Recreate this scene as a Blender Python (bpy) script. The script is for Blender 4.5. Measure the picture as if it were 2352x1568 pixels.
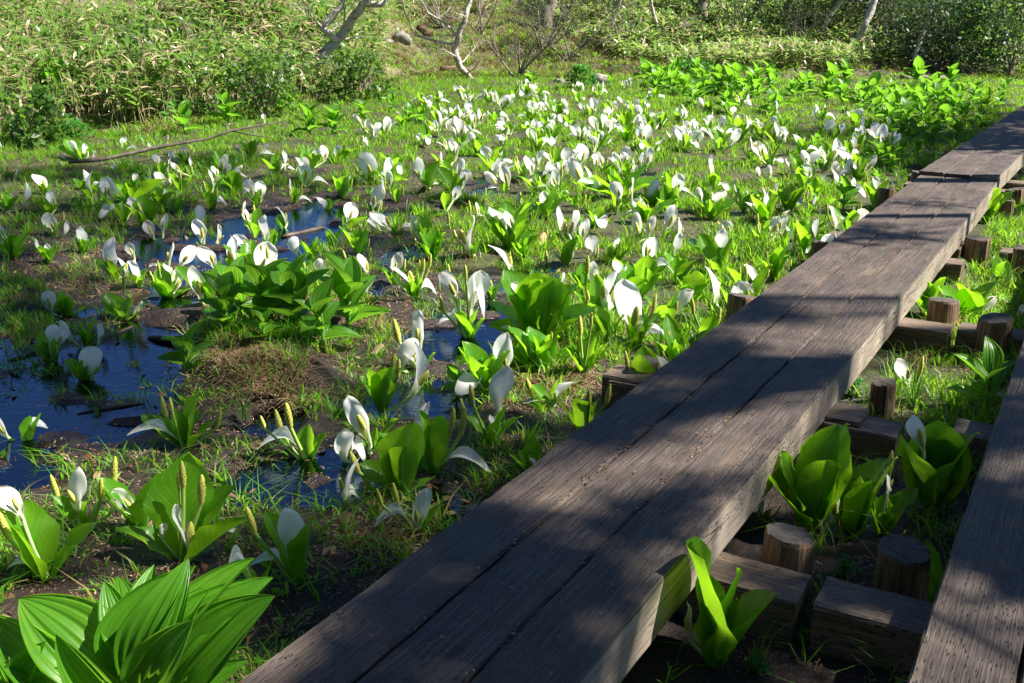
import bpy, math, random
import numpy as np
from mathutils import Vector, Matrix
random.seed(7)
rng = np.random.default_rng(11)
R = math.radians
scene = bpy.context.scene
col = scene.collection
for o in list(bpy.data.objects):
    bpy.data.objects.remove(o)

# ------------------------------------------------------------------ camera
F, CX, CY, HY, CAMH = 2350.0, 1176.0, 784.0, 20.0, 1.85     # focal length and principal point on a 2352 x 1568 sheet
PITCH = math.atan((CY - HY) / F)
SP, CP = math.sin(PITCH), math.cos(PITCH)
cam_d = bpy.data.cameras.new('camera')
cam = bpy.data.objects.new('camera', cam_d)
col.objects.link(cam)
cam.location = (0, 0, CAMH)
cam.rotation_euler = (math.pi / 2 - PITCH, 0, 0)
cam_d.sensor_width = 36.0
cam_d.lens = 36.0 * F / 2352.0
cam_d.clip_start, cam_d.clip_end = 0.05, 1500
scene.camera = cam

# ------------------------------------------------------------------ sky and sun
SUN_AZ, SUN_EL = R(89), R(50)           # azimuth measured from +Y towards +X
SUN = Vector((math.sin(SUN_AZ) * math.cos(SUN_EL), math.cos(SUN_AZ) * math.cos(SUN_EL), math.sin(SUN_EL)))
world = bpy.data.worlds.new('World')
scene.world = world
world.use_nodes = True
wn = world.node_tree
bg = wn.nodes['Background']
sky = wn.nodes.new('ShaderNodeTexSky')
sky.sky_type = 'NISHITA'
sky.sun_disc = False
sky.sun_elevation = SUN_EL
sky.sun_rotation = SUN_AZ
sky.altitude = 1800
sky.air_density = 0.8
sky.dust_density = 0.0
sky.ozone_density = 6.0
wn.links.new(sky.outputs[0], bg.inputs[0])
bg.inputs[1].default_value = 0.052
sun_d = bpy.data.lights.new('sun', 'SUN')
sun_d.energy = 5.0
sun_d.angle = R(0.53)
sun_d.color = (1.0, 0.95, 0.86)
sun = bpy.data.objects.new('sun', sun_d)
col.objects.link(sun)
sun.location = SUN * 40
sun.rotation_euler = SUN.to_track_quat('Z', 'Y').to_euler()
scene.view_settings.view_transform = 'Standard'
scene.view_settings.look = 'None'
scene.view_settings.gamma = 1.0
scene.view_settings.exposure = 1.5
scene.render.engine = 'CYCLES'
scene.cycles.max_bounces = 6
scene.cycles.transparent_max_bounces = 6


# ------------------------------------------------------------------ geometry helpers
def G(px, py, z=0.0):
    a, b = (px - CX) / F, (py - CY) / F
    t = (z - CAMH) / (-SP - b * CP)
    return a * t, (CP - b * SP) * t


def project(x, y, z=0.0):
    zc = np.maximum(y * CP - (z - CAMH) * SP, 0.05)
    yc = y * SP + (z - CAMH) * CP
    return CX + F * x / zc, CY - F * yc / zc


def at_depth(px, py, Y):
    a, b = (px - CX) / F, (py - CY) / F
    t = Y / (CP - b * SP)
    return Vector((a * t, Y, CAMH + (-SP - b * CP) * t))


_perm = rng.random((64, 64))


def vnoise(x, y):
    x = np.asarray(x, float); y = np.asarray(y, float)
    xi = np.floor(x).astype(int); yi = np.floor(y).astype(int)
    fx = x - xi; fy = y - yi
    fx = fx * fx * (3 - 2 * fx); fy = fy * fy * (3 - 2 * fy)
    a = _perm[xi % 64, yi % 64]; b = _perm[(xi + 1) % 64, yi % 64]
    c = _perm[xi % 64, (yi + 1) % 64]; d = _perm[(xi + 1) % 64, (yi + 1) % 64]
    return (a * (1 - fx) + b * fx) * (1 - fy) + (c * (1 - fx) + d * fx) * fy * 1.0


TH = R(30.4)                             # heading of the boardwalk
WV = Vector((math.sin(TH), math.cos(TH), 0))      # along the boards
WU = Vector((math.cos(TH), -math.sin(TH), 0))     # across, to the right
DECK = 0.35


def walk(u, v, z=0.0):
    p = WU * u + WV * v
    return Vector((p.x, p.y, z))


def walk_uv(x, y):
    return x * WU.x + y * WU.y, x * WV.x + y * WV.y


POOLS = [(90, 990, 170, 72), (250, 855, 65, 50), (340, 770, 65, 80), (405, 690, 65, 65),
         (470, 595, 235, 50), (640, 525, 150, 46), (745, 480, 70, 28), (20, 1110, 120, 50), (300, 985, 80, 55),
         (1040, 800, 120, 70), (960, 935, 140, 45), (720, 1110, 170, 50), (620, 1000, 120, 30), (1130, 740, 60, 45),
         (1090, 432, 80, 16), (990, 400, 60, 10), (1430, 383, 90, 9), (1250, 405, 50, 8), (900, 665, 60, 22),
         (930, 590, 60, 16), (1330, 290, 60, 6), (1150, 640, 60, 20), (930, 470, 50, 14)]
TUSS = [(600, 840, 170, 90, .07), (700, 700, 170, 60, .05), (1250, 860, 150, 70, .05), (60, 720, 60, 70, .05),
        (90, 480, 220, 70, .05), (480, 900, 60, 50, .03), (1010, 470, 130, 40, .05)]
EDGE_PX = [-1500, -300, 0, 300, 700, 880, 1000, 1300, 1500, 2100, 2352, 2700, 4000]
EDGE_PY = [420, 345, 318, 300, 252, 205, 182, 182, 190, 196, 180, 165, 165]


def pool_mask(px, py):
    m = np.zeros_like(px)
    for cx, cy, rx, ry in POOLS:
        d = ((px - cx) / rx) ** 2 + ((py - cy) / ry) ** 2
        m = np.maximum(m, np.clip(1.35 - d, 0, 1))
    return m


def bank_dist(x, y):
    px = CX + F * x / np.maximum(y * CP, .3)
    epy = np.interp(px, EDGE_PX, EDGE_PY)
    b = (epy - CY) / F
    t = CAMH / (SP + b * CP)
    ye = (CP - b * SP) * t
    return np.where(y > 1, y - ye, -5.0)


def ground_h(x, y):
    x = np.asarray(x, float); y = np.asarray(y, float)
    px, py = project(x, y, 0.0)
    front = y > 1.2
    n1 = vnoise(x * 1.7 + 9, y * 1.7 + 4); n2 = vnoise(x * 6.3 + 3, y * 6.3); n3 = vnoise(x * 17, y * 17 + 8)
    h = 0.026 + (n1 - .5) * .06 + (n2 - .5) * .05 + (n3 - .5) * .02
    h = h + np.clip((y - 9) / 12, 0, 1) * .05
    wet = np.clip((py - 600) / 200, 0, 1) * np.clip((1250 - px) / 250, 0, 1)
    h = h - np.where(front, wet * .013, 0)
    pm = np.where(front, pool_mask(px + (n2 - .5) * 90, py + (n1 - .5) * 70), 0)
    pm = pm * np.clip(1.25 - 1.6 * np.clip(n2 - .62, 0, 1) * 6, .0, 1)
    h = h * (1 - .6 * pm) - pm * (.055 + .03 * n1)
    for cx, cy, rx, ry, a in TUSS:
        d = ((px - cx) / rx) ** 2 + ((py - cy) / ry) ** 2
        h = h + np.where(front, a * np.clip(1.2 - d, 0, 1) * (.6 + .8 * n2), 0)
    u, v = walk_uv(x, y)
    h = np.where((u > -1.75) & (u < 1.2), np.minimum(np.maximum(h, 0), .05) * .5 + .012 + .02 * n2, h)
    bd = bank_dist(x, y)
    bd = bd + (n1 - .5) * 1.2
    r = np.where(bd > 0, .14 * bd + .004 * bd * bd / (1 + bd * .03), 0)
    r = np.where(bd > 16, 3.1 + .02 * (bd - 16), np.minimum(r, 3.1))
    r = r * np.clip(bd / 2, 0, 1)
    r = r + np.where(bd > 0, (vnoise(x * .45, y * .45) - .5) * .9 * np.clip(bd / 5, 0, 1), 0)
    return h + r


def gz(x, y):
    return float(ground_h(np.array([x]), np.array([y]))[0])


def ground_at(px, py):
    """first point of the terrain met by the sight line"""
    a, b = (px - CX) / F, (py - CY) / F
    dx, dy, dz = a, CP - b * SP, -SP - b * CP
    lo, hi, n = 1.0, 60.0, 240
    for _ in range(3):
        t = np.linspace(lo, hi, n)
        hit = CAMH + dz * t - ground_h(dx * t, dy * t) < 0
        if not hit.any():
            t0 = 34.0; break
        i = int(np.argmax(hit)); t0 = t[i]
        lo, hi, n = t[max(i - 1, 0)], t0, 24
    return Vector((dx * t0, dy * t0, gz(dx * t0, dy * t0)))


# ------------------------------------------------------------------ mesh / object helpers
def new_mesh(name, verts, faces, mat=None, uvs=None, smooth=True):
    me = bpy.data.meshes.new(name)
    verts = np.asarray(verts, dtype=np.float32).reshape(-1, 3)
    if isinstance(faces, np.ndarray):
        k = faces.shape[1]
        me.vertices.add(len(verts)); me.vertices.foreach_set('co', verts.ravel())
        me.loops.add(faces.size); me.loops.foreach_set('vertex_index', faces.astype(np.int32).ravel())
        me.polygons.add(len(faces))
        me.polygons.foreach_set('loop_start', np.arange(0, faces.size, k, dtype=np.int32))
        me.polygons.foreach_set('loop_total', np.full(len(faces), k, dtype=np.int32))
        me.update(calc_edges=True)
    else:
        me.from_pydata([tuple(v) for v in verts], [], faces)
    if uvs is not None:
        uv = me.uv_layers.new(name='UVMap')
        li = np.empty(len(me.loops), dtype=np.int32)
        me.loops.foreach_get('vertex_index', li)
        uv.data.foreach_set('uv', np.asarray(uvs, dtype=np.float32)[li].ravel())
    if smooth:
        me.polygons.foreach_set('use_smooth', np.ones(len(me.polygons), dtype=bool))
    if mat:
        me.materials.append(mat)
    me.validate()
    return me


def link(name, me, parent=None, mw=None):
    o = bpy.data.objects.new(name, me)
    col.objects.link(o)
    if parent:
        o.parent = parent
    if mw is not None:
        o.matrix_local = mw
    return o


def thing(name, loc, label, cat, group=None, rz=0.0):
    o = bpy.data.objects.new(name, None)
    o.empty_display_size = .05
    col.objects.link(o)
    o.location = loc
    o.rotation_euler = (0, 0, rz)
    o['label'] = label; o['category'] = cat
    if group: o['group'] = group
    return o


def tag(o, label=None, cat=None, group=None, kind=None):
    if label: o['label'] = label
    if cat: o['category'] = cat
    if group: o['group'] = group
    if kind: o['kind'] = kind
    return o


def grid_faces(nu, nv, wrap=False):
    f = []
    for j in range(nv - 1):
        for i in range(nu if wrap else nu - 1):
            a = j * nu + i; b = j * nu + (i + 1) % nu
            f.append((a, b, b + nu, a + nu))
    return f


def tube(path, radii, n=8, rough=0.0, cap=True, seed=0):
    """tapered tube along a 3-D polyline -> verts, faces"""
    rr = random.Random(seed)
    P = [Vector(p) for p in path]
    V = []; Fc = []
    up = Vector((0, 0, 1))
    prev = None
    for i, p in enumerate(P):
        d = (P[min(i + 1, len(P) - 1)] - P[max(i - 1, 0)])
        d = d.normalized() if d.length > 1e-9 else Vector((0, 0, 1))
        if prev is None:
            x = d.orthogonal().normalized()
        else:
            x = (prev - d * prev.dot(d))
            x = x.normalized() if x.length > 1e-6 else d.orthogonal().normalized()
        prev = x
        y = d.cross(x)
        for k in range(n):
            a = 2 * math.pi * k / n
            r = radii[i] * (1 + rough * (rr.random() - .5))
            V.append(p + x * (math.cos(a) * r) + y * (math.sin(a) * r))
    Fc = grid_faces(n, len(P), True)
    if cap:
        V.append(P[0]); c0 = len(V) - 1
        V.append(P[-1] + (P[-1] - P[-2]).normalized() * radii[-1] * .3); c1 = len(V) - 1
        m = (len(P) - 1) * n
        for k in range(n):
            Fc.append((c0, (k + 1) % n, k)); Fc.append((c1, m + k, m + (k + 1) % n))
    return V, Fc


class MB:
    def __init__(s): s.v = []; s.f = []
    def add(s, V, Fc):
        o = len(s.v); s.v += [tuple(v) for v in V]; s.f += [tuple(i + o for i in f) for f in Fc]
        return s
    def mesh(s, name, mat, smooth=True): return new_mesh(name, s.v, s.f, mat, smooth=smooth)


# ------------------------------------------------------------------ materials
def mat_new(name):
    m = bpy.data.materials.new(name)
    m.use_nodes = True
    nt = m.node_tree
    for n in list(nt.nodes): nt.nodes.remove(n)
    out = nt.nodes.new('ShaderNodeOutputMaterial')
    return m, nt, out


def N(nt, t, **k):
    n = nt.nodes.new('ShaderNode' + t)
    for a, b in k.items():
        if a.startswith('i_'):
            n.inputs[a[2:].replace('_', ' ')].default_value = b
        else:
            setattr(n, a, b)
    return n


def ramp(nt, fac, stops):
    r = nt.nodes.new('ShaderNodeValToRGB')
    e = r.color_ramp.elements
    while len(e) < len(stops): e.new(.5)
    for q, (p, c) in zip(e, stops):
        q.position = p; q.color = (*c, 1) if len(c) == 3 else c
    nt.links.new(fac, r.inputs[0])
    return r.outputs[0]


def mixc(nt, a, b, fac, mode='MIX'):
    m = nt.nodes.new('ShaderNodeMix'); m.data_type = 'RGBA'; m.blend_type = mode
    for s, v in ((m.inputs[6], a), (m.inputs[7], b), (m.inputs[0], fac)):
        if hasattr(v, 'is_output'): nt.links.new(v, s)
        else: s.default_value = (*v, 1) if isinstance(v, tuple) and len(v) == 3 else v
    return m.outputs[2]


def mth(nt, op, a, b=0.0, c=None):
    m = nt.nodes.new('ShaderNodeMath'); m.operation = op
    for i, v in enumerate((a, b) if c is None else (a, b, c)):
        if hasattr(v, 'is_output'): nt.links.new(v, m.inputs[i])
        else: m.inputs[i].default_value = v
    return m.outputs[0]


def noise(nt, vec, scale, detail=3, rough=.55):
    n = nt.nodes.new('ShaderNodeTexNoise')
    n.inputs['Scale'].default_value = scale; n.inputs['Detail'].default_value = detail
    n.inputs['Roughness'].default_value = rough
    if vec is not None: nt.links.new(vec, n.inputs['Vector'])
    return n.outputs['Fac']


def mapping(nt, vec, scale):
    m = nt.nodes.new('ShaderNodeMapping')
    m.inputs['Scale'].default_value = scale
    nt.links.new(vec, m.inputs['Vector'])
    return m.outputs[0]


def leafy(name, front, trans, rough=.38, tfac=.42, veins=None, var=.25, hue_to=None, spec=.4):
    """leaf shader: glossy face plus light shining through"""
    m, nt, out = mat_new(name)
    L = nt.links
    oi = N(nt, 'ObjectInfo'); tc = N(nt, 'TexCoord'); ge = N(nt, 'NewGeometry')
    rnd = mth(nt, 'ADD', mth(nt, 'MULTIPLY', oi.outputs['Random'], .6), mth(nt, 'MULTIPLY', ge.outputs['Random Per Island'], .4))
    nz = noise(nt, tc.outputs['Object'], 9, 3)
    val = mth(nt, 'ADD', 1 - var, mth(nt, 'MULTIPLY', mth(nt, 'ADD', rnd, nz), var))
    hsv = N(nt, 'HueSaturation'); hsv.inputs['Color'].default_value = (*front, 1)
    L.new(val, hsv.inputs['Value'])
    c = hsv.outputs[0]
    hsv2 = N(nt, 'HueSaturation'); hsv2.inputs['Color'].default_value = (*trans, 1)
    L.new(val, hsv2.inputs['Value'])
    t = hsv2.outputs[0]
    if hue_to:
        f = mth(nt, 'GREATER_THAN', ge.outputs['Random Per Island'], hue_to[1])
        c = mixc(nt, c, hue_to[0], f); t = mixc(nt, t, hue_to[0], f)
    if veins:
        sp = ramp(nt, noise(nt, tc.outputs['Object'], 26, 2, .5), [(.70, (0, 0, 0)), (.76, (1, 1, 1))])
        c = mixc(nt, c, (.20, .17, .03), mth(nt, 'MULTIPLY', sp, .6))
        yl = ramp(nt, mth(nt, 'ADD', mth(nt, 'MULTIPLY', noise(nt, tc.outputs['Object'], 2.5, 3), .75), mth(nt, 'MULTIPLY', oi.outputs['Random'], .25)), [(.5, (0, 0, 0)), (.75, (1, 1, 1))])
        c = mixc(nt, c, (front[0] * 2.2, front[1] * 1.25, front[2]), mth(nt, 'MULTIPLY', yl, .8))
    bump_h = nz
    if veins:
        sx = N(nt, 'SeparateXYZ'); L.new(tc.outputs['UV'], sx.inputs[0])
        s = mth(nt, 'ABSOLUTE', mth(nt, 'SUBTRACT', sx.outputs[0], .5))
        if veins == 'rib':
            w = mth(nt, 'MULTIPLY', mth(nt, 'SUBTRACT', 1.15, sx.outputs[1]), .055)
            rib = mth(nt, 'LESS_THAN', s, w)
            side = mth(nt, 'SINE', mth(nt, 'MULTIPLY', mth(nt, 'SUBTRACT', mth(nt, 'MULTIPLY', sx.outputs[1], 1.0), mth(nt, 'MULTIPLY', s, .7)), 62))
            sv = mth(nt, 'POWER', mth(nt, 'MAXIMUM', side, 0), 10)
            c = mixc(nt, c, tuple(min(1, q * 1.7 + .05) for q in front), mth(nt, 'MULTIPLY', sv, .35))
            c = mixc(nt, c, (.26, .42, .10), mth(nt, 'MULTIPLY', rib, .8))
            t = mixc(nt, t, (.45, .6, .15), mth(nt, 'MULTIPLY', rib, .6))
            bump_h = mth(nt, 'ADD', mth(nt, 'MULTIPLY', sv, -.6), mth(nt, 'ADD', nz, rib))
        else:
            st = mth(nt, 'SINE', mth(nt, 'MULTIPLY', sx.outputs[0], 95))
            fine = mth(nt, 'MULTIPLY', mth(nt, 'ADD', st, 1), .5)
            c = mixc(nt, c, tuple(q * .72 for q in front), mth(nt, 'MULTIPLY', fine, .6))
            t = mixc(nt, t, tuple(q * .8 for q in trans), mth(nt, 'MULTIPLY', fine, .6))
            bump_h = mth(nt, 'ADD', fine, nz)
    b = N(nt, 'Bump', i_Strength=.25, i_Distance=.004)
    L.new(bump_h, b.inputs['Height'])
    p = N(nt, 'BsdfPrincipled', i_Roughness=rough)
    p.inputs['Specular IOR Level'].default_value = spec
    L.new(c, p.inputs['Base Color']); L.new(b.outputs[0], p.inputs['Normal'])
    tr = N(nt, 'BsdfTranslucent'); L.new(t, tr.inputs['Color']); L.new(b.outputs[0], tr.inputs['Normal'])
    mx = N(nt, 'MixShader'); mx.inputs[0].default_value = tfac
    L.new(p.outputs[0], mx.inputs[1]); L.new(tr.outputs[0], mx.inputs[2]); L.new(mx.outputs[0], out.inputs[0])
    return m


M = {}
M['cabbage'] = leafy('skunk_cabbage_leaf', (.075, .235, .008), (.38, .74, .02), .32, .5, 'rib', .35)
M['hellebore'] = leafy('hellebore_leaf', (.075, .235, .014), (.29, .64, .035), .34, .47, 'pleat', .34)
M['grass'] = leafy('grass_blade', (.085, .25, .012), (.34, .66, .025), .45, .5, None, .55, ((.34, .25, .10), .88))
M['sedge'] = leafy('sedge_blade', (.07, .19, .025), (.2, .42, .05), .4, .4, None, .3)
M['straw'] = leafy('dead_grass', (.33, .24, .13), (.25, .17, .08), .7, .25, None, .6, ((.16, .09, .045), .6), .2)
M['bamboo'] = leafy('bamboo_leaf', (.09, .20, .03), (.34, .56, .09), .24, .38, None, .5, ((.50, .41, .25), .74))
M['bamboo_far'] = leafy('bamboo_leaf_pale', (.14, .25, .05), (.38, .54, .12), .26, .38, None, .45, ((.5, .43, .26), .74))
M['herb'] = leafy('herb_leaf', (.04, .17, .02), (.14, .42, .04), .45, .4, None, .35)
M['butterbur'] = leafy('butterbur_leaf', (.07, .22, .03), (.2, .48, .06), .5, .4, 'rib', .2)
M['tree_leaf'] = leafy('tree_leaf', (.05, .12, .02), (.2, .36, .04), .45, .42, None, .45)
M['dark_leaf'] = leafy('forest_shade_leaf', (.03, .075, .02), (.08, .16, .03), .5, .25, None, .5)  # dark foliage green that also paints the deep shade of the upper-right bushes
M['withered'] = leafy('withered_spathe', (.62, .47, .28), (.45, .28, .12), .6, .35, 'pleat', .35, None, .2)
M['brown_leaf'] = leafy('fallen_leaf', (.16, .07, .035), (.15, .06, .02), .5, .15, None, .7, ((.33, .2, .1), .7))


M['litter'] = leafy('plant_scraps', (.10, .05, .028), (.1, .04, .02), .4, .1, None, .7, ((.36, .25, .14), .72))


def spathe_mat():
    m, nt, out = mat_new('white_spathe')
    L = nt.links
    tc = N(nt, 'TexCoord'); sx = N(nt, 'SeparateXYZ'); L.new(tc.outputs['UV'], sx.inputs[0])
    oi = N(nt, 'ObjectInfo')
    c = ramp(nt, sx.outputs[1], [(0, (.52, .66, .28)), (.2, (.72, .78, .56)), (.42, (.9, .9, .87)), (.93, (.9, .9, .88)), (1, (.66, .62, .45))])
    st = noise(nt, mapping(nt, tc.outputs['UV'], (16, 2, 1)), 3, 4)
    c = mixc(nt, c, (.60, .46, .27), ramp(nt, mth(nt, 'ADD', mth(nt, 'MULTIPLY', noise(nt, tc.outputs['Object'], 4, 4), .7), mth(nt, 'MULTIPLY', oi.outputs['Random'], .3)),
                                        [(.56, (0, 0, 0)), (.74, (.6, .6, .6))]))
    c = mixc(nt, c, (.72, .75, .68), mth(nt, 'MULTIPLY', st, .25))
    b = N(nt, 'Bump', i_Strength=.2, i_Distance=.004); L.new(st, b.inputs['Height'])
    p = N(nt, 'BsdfPrincipled', i_Roughness=.42); L.new(c, p.inputs['Base Color']); L.new(b.outputs[0], p.inputs['Normal'])
    p.inputs['Specular IOR Level'].default_value = .3
    tr = N(nt, 'BsdfTranslucent'); L.new(c, tr.inputs['Color'])
    mx = N(nt, 'MixShader'); mx.inputs[0].default_value = .48
    L.new(p.outputs[0], mx.inputs[1]); L.new(tr.outputs[0], mx.inputs[2]); L.new(mx.outputs[0], out.inputs[0])
    return m


def simple(name, stops, scale, rough=.6, bump=.3, dist=.01, stretch=(1, 1, 1), coord='Object', detail=4, spec=.3):
    m, nt, out = mat_new(name)
    L = nt.links
    tc = N(nt, 'TexCoord')
    v = mapping(nt, tc.outputs[coord], stretch)
    n = noise(nt, v, scale, detail, .6)
    c = ramp(nt, n, stops)
    oi = N(nt, 'ObjectInfo')
    hs = N(nt, 'HueSaturation'); L.new(c, hs.inputs['Color'])
    L.new(mth(nt, 'ADD', .8, mth(nt, 'MULTIPLY', oi.outputs['Random'], .4)), hs.inputs['Value'])
    b = N(nt, 'Bump', i_Strength=bump, i_Distance=dist); L.new(n, b.inputs['Height'])
    p = N(nt, 'BsdfPrincipled', i_Roughness=rough); L.new(hs.outputs[0], p.inputs['Base Color']); L.new(b.outputs[0], p.inputs['Normal'])
    p.inputs['Specular IOR Level'].default_value = spec
    L.new(p.outputs[0], out.inputs[0])
    return m


M['spathe'] = spathe_mat()
M['stalk_white'] = simple('spathe_stalk', [(.3, (.42, .58, .20)), (.7, (.68, .76, .48))], 8, .4, .1, .002)
M['stalk_green'] = simple('flower_stalk', [(.3, (.22, .40, .06)), (.7, (.36, .52, .10))], 8, .4, .1, .002)
M['spadix'] = simple('spadix', [(.3, (.36, .40, .05)), (.5, (.50, .50, .09)), (.7, (.60, .52, .14))], 14, .55, .4, .003)
M['stem'] = simple('hellebore_stem', [(.3, (.10, .24, .04)), (.7, (.2, .38, .08))], 6, .45, .1, .002)
M['cane'] = simple('bamboo_cane', [(.3, (.30, .24, .12)), (.55, (.48, .40, .22)), (.75, (.25, .27, .1))], 6, .5, .1, .003)
M['bark_pale'] = simple('birch_bark', [(.3, (.16, .12, .09)), (.46, (.45, .40, .33)), (.75, (.62, .57, .50))], 4.5, .75, .6, .03, (1, 1, 3.5))
M['bark_grey'] = simple('grey_bark', [(.3, (.10, .085, .07)), (.55, (.24, .20, .16)), (.75, (.36, .31, .26))], 7, .8, .6, .02, (1, 1, .3))
M['bark_dark'] = simple('dark_bark', [(.3, (.035, .028, .022)), (.6, (.10, .08, .06)), (.8, (.18, .15, .12))], 9, .8, .6, .015, (1, 1, .4))
M['rotten'] = simple('rotten_wood', [(.3, (.03, .02, .014)), (.5, (.12, .065, .04)), (.75, (.26, .17, .11))], 9, .85, .7, .03, (.4, 1, 1))
M['rock'] = simple('rock', [(.3, (.09, .085, .07)), (.5, (.22, .20, .17)), (.75, (.34, .31, .27))], 9, .85, .6, .04)
M['end_dark'] = simple('wet_bark', [(.3, (.03, .022, .018)), (.6, (.09, .06, .045)), (.8, (.16, .11, .08))], 9, .45, .5, .01, (.3, 1, 1))


def deck_mat(name, dark, mid, pale, side=False):
    m, nt, out = mat_new(name)
    L = nt.links
    tc = N(nt, 'TexCoord'); oi = N(nt, 'ObjectInfo')
    off = N(nt, 'VectorMath', operation='ADD'); L.new(tc.outputs['Object'], off.inputs[0])
    cmb = N(nt, 'CombineXYZ'); L.new(mth(nt, 'MULTIPLY', oi.outputs['Random'], 37), cmb.inputs[0]); L.new(mth(nt, 'MULTIPLY', oi.outputs['Random'], 11), cmb.inputs[1])
    L.new(cmb.outputs[0], off.inputs[1])
    v = off.outputs[0]
    wob = noise(nt, mapping(nt, v, (1.2, 6, 6)), 1, 3)
    grain = noise(nt, mapping(nt, v, (3.5, 170, 170)), 1, 4, .65)
    grain2 = noise(nt, mapping(nt, v, (14, 420, 420)), 1, 2, .6)
    blot = noise(nt, mapping(nt, v, (2.4, 5, 5)), 1, 5, .6)
    g = mth(nt, 'ADD', mth(nt, 'MULTIPLY', grain, .6), mth(nt, 'ADD', mth(nt, 'MULTIPLY', grain2, .25), mth(nt, 'MULTIPLY', blot, .35)))
    c = ramp(nt, g, [(.44, dark), (.58, mid), (.74, pale)])
    kn = N(nt, 'TexVoronoi'); kn.feature = 'F1'; kn.inputs['Scale'].default_value = 1; L.new(mapping(nt, v, (1.3, 5.5, 5.5)), kn.inputs['Vector'])
    knot = ramp(nt, mth(nt, 'ADD', kn.outputs['Distance'], mth(nt, 'MULTIPLY', blot, .06)), [(.07, (1, 1, 1)), (.13, (0, 0, 0))])
    c = mixc(nt, c, tuple(q * .6 for q in dark), mth(nt, 'MULTIPLY', knot, .8))
    # short punched pits in rows
    vo = N(nt, 'TexVoronoi'); vo.feature = 'F1'; vo.inputs['Scale'].default_value = 1; L.new(mapping(nt, v, (26, 95, 60)), vo.inputs['Vector'])
    pit = ramp(nt, vo.outputs['Distance'], [(.16, (1, 1, 1)), (.33, (0, 0, 0))])
    pitm = mth(nt, 'MULTIPLY', pit, ramp(nt, noise(nt, mapping(nt, v, (1.5, 7, 7)), 1, 2), [(.38, (0, 0, 0)), (.52, (1, 1, 1))]))
    c = mixc(nt, c, tuple(q * .3 for q in dark), mth(nt, 'MULTIPLY', pitm, .75))
    # drying cracks
    ck = N(nt, 'TexNoise'); ck.inputs['Scale'].default_value = 1; ck.inputs['Detail'].default_value = 2
    L.new(mapping(nt, v, (.55, 11, 11)), ck.inputs['Vector'])
    ckf = mth(nt, 'ABSOLUTE', mth(nt, 'SUBTRACT', ck.outputs['Fac'], .5))
    crack = ramp(nt, ckf, [(.0, (1, 1, 1)), (.010, (0, 0, 0))])
    crm = mth(nt, 'MULTIPLY', crack, ramp(nt, noise(nt, mapping(nt, v, (.8, 3, 3)), 1.3, 2), [(.5, (0, 0, 0)), (.6, (1, 1, 1))]))
    c = mixc(nt, c, (.012, .010, .009), mth(nt, 'MULTIPLY', crm, .85))
    # pale scuffs
    sc = ramp(nt, noise(nt, mapping(nt, v, (9, 26, 26)), 1, 5, .7), [(.62, (0, 0, 0)), (.75, (1, 1, 1))])
    c = mixc(nt, c, (.28, .25, .23), mth(nt, 'MULTIPLY', sc, .4))
    # rusty, mossy stain
    rs = ramp(nt, noise(nt, mapping(nt, v, (1.1, 4, 4)), 1.7, 4), [(.62, (0, 0, 0)), (.8, (1, 1, 1))])
    c = mixc(nt, c, (.17, .085, .035), mth(nt, 'MULTIPLY', rs, .5))
    h = mth(nt, 'SUBTRACT', g, mth(nt, 'ADD', mth(nt, 'MULTIPLY', pitm, .5), crm))
    b = N(nt, 'Bump', i_Strength=.75, i_Distance=.006); L.new(h, b.inputs['Height'])
    p = N(nt, 'BsdfPrincipled'); L.new(c, p.inputs['Base Color']); L.new(b.outputs[0], p.inputs['Normal'])
    L.new(mth(nt, 'ADD', .5, mth(nt, 'MULTIPLY', blot, .3)), p.inputs['Roughness'])
    p.inputs['Specular IOR Level'].default_value = .45
    L.new(p.outputs[0], out.inputs[0])
    return m


M['deck'] = deck_mat('weathered_deck_timber', (.017, .012, .010), (.056, .040, .031), (.145, .108, .082))
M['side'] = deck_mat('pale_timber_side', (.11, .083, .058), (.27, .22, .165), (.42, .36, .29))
M['sleeper'] = deck_mat('sleeper_timber', (.04, .03, .026), (.12, .085, .06), (.26, .19, .13))


def post_mat():
    m, nt, out = mat_new('log_post_wood')
    L = nt.links
    tc = N(nt, 'TexCoord'); oi = N(nt, 'ObjectInfo')
    v = tc.outputs['Object']
    g = noise(nt, mapping(nt, v, (60, 60, 4)), 1, 4, .6)
    c = ramp(nt, g, [(.35, (.05, .032, .02)), (.52, (.20, .12, .07)), (.72, (.38, .27, .17))])
    sx = N(nt, 'SeparateXYZ'); L.new(v, sx.inputs[0])
    r = mth(nt, 'SQRT', mth(nt, 'ADD', mth(nt, 'POWER', sx.outputs[0], 2), mth(nt, 'POWER', sx.outputs[1], 2)))
    ring = mth(nt, 'SINE', mth(nt, 'MULTIPLY', mth(nt, 'ADD', r, mth(nt, 'MULTIPLY', noise(nt, v, 18, 2), .02)), 900))
    top = ramp(nt, mth(nt, 'ADD', mth(nt, 'MULTIPLY', ring, .10), noise(nt, v, 40, 5)), [(.3, (.03, .025, .021)), (.6, (.085, .07, .056)), (.85, (.16, .135, .11))])
    ge = N(nt, 'NewGeometry'); sn = N(nt, 'SeparateXYZ'); L.new(ge.outputs['True Normal'], sn.inputs[0])
    c = mixc(nt, c, top, mth(nt, 'GREATER_THAN', sn.outputs[2], .8))
    b = N(nt, 'Bump', i_Strength=.6, i_Distance=.006); L.new(mth(nt, 'ADD', g, mth(nt, 'MULTIPLY', ring, .08)), b.inputs['Height'])
    p = N(nt, 'BsdfPrincipled', i_Roughness=.7); L.new(c, p.inputs['Base Color']); L.new(b.outputs[0], p.inputs['Normal'])
    L.new(p.outputs[0], out.inputs[0])
    return m


M['post'] = post_mat()


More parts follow.
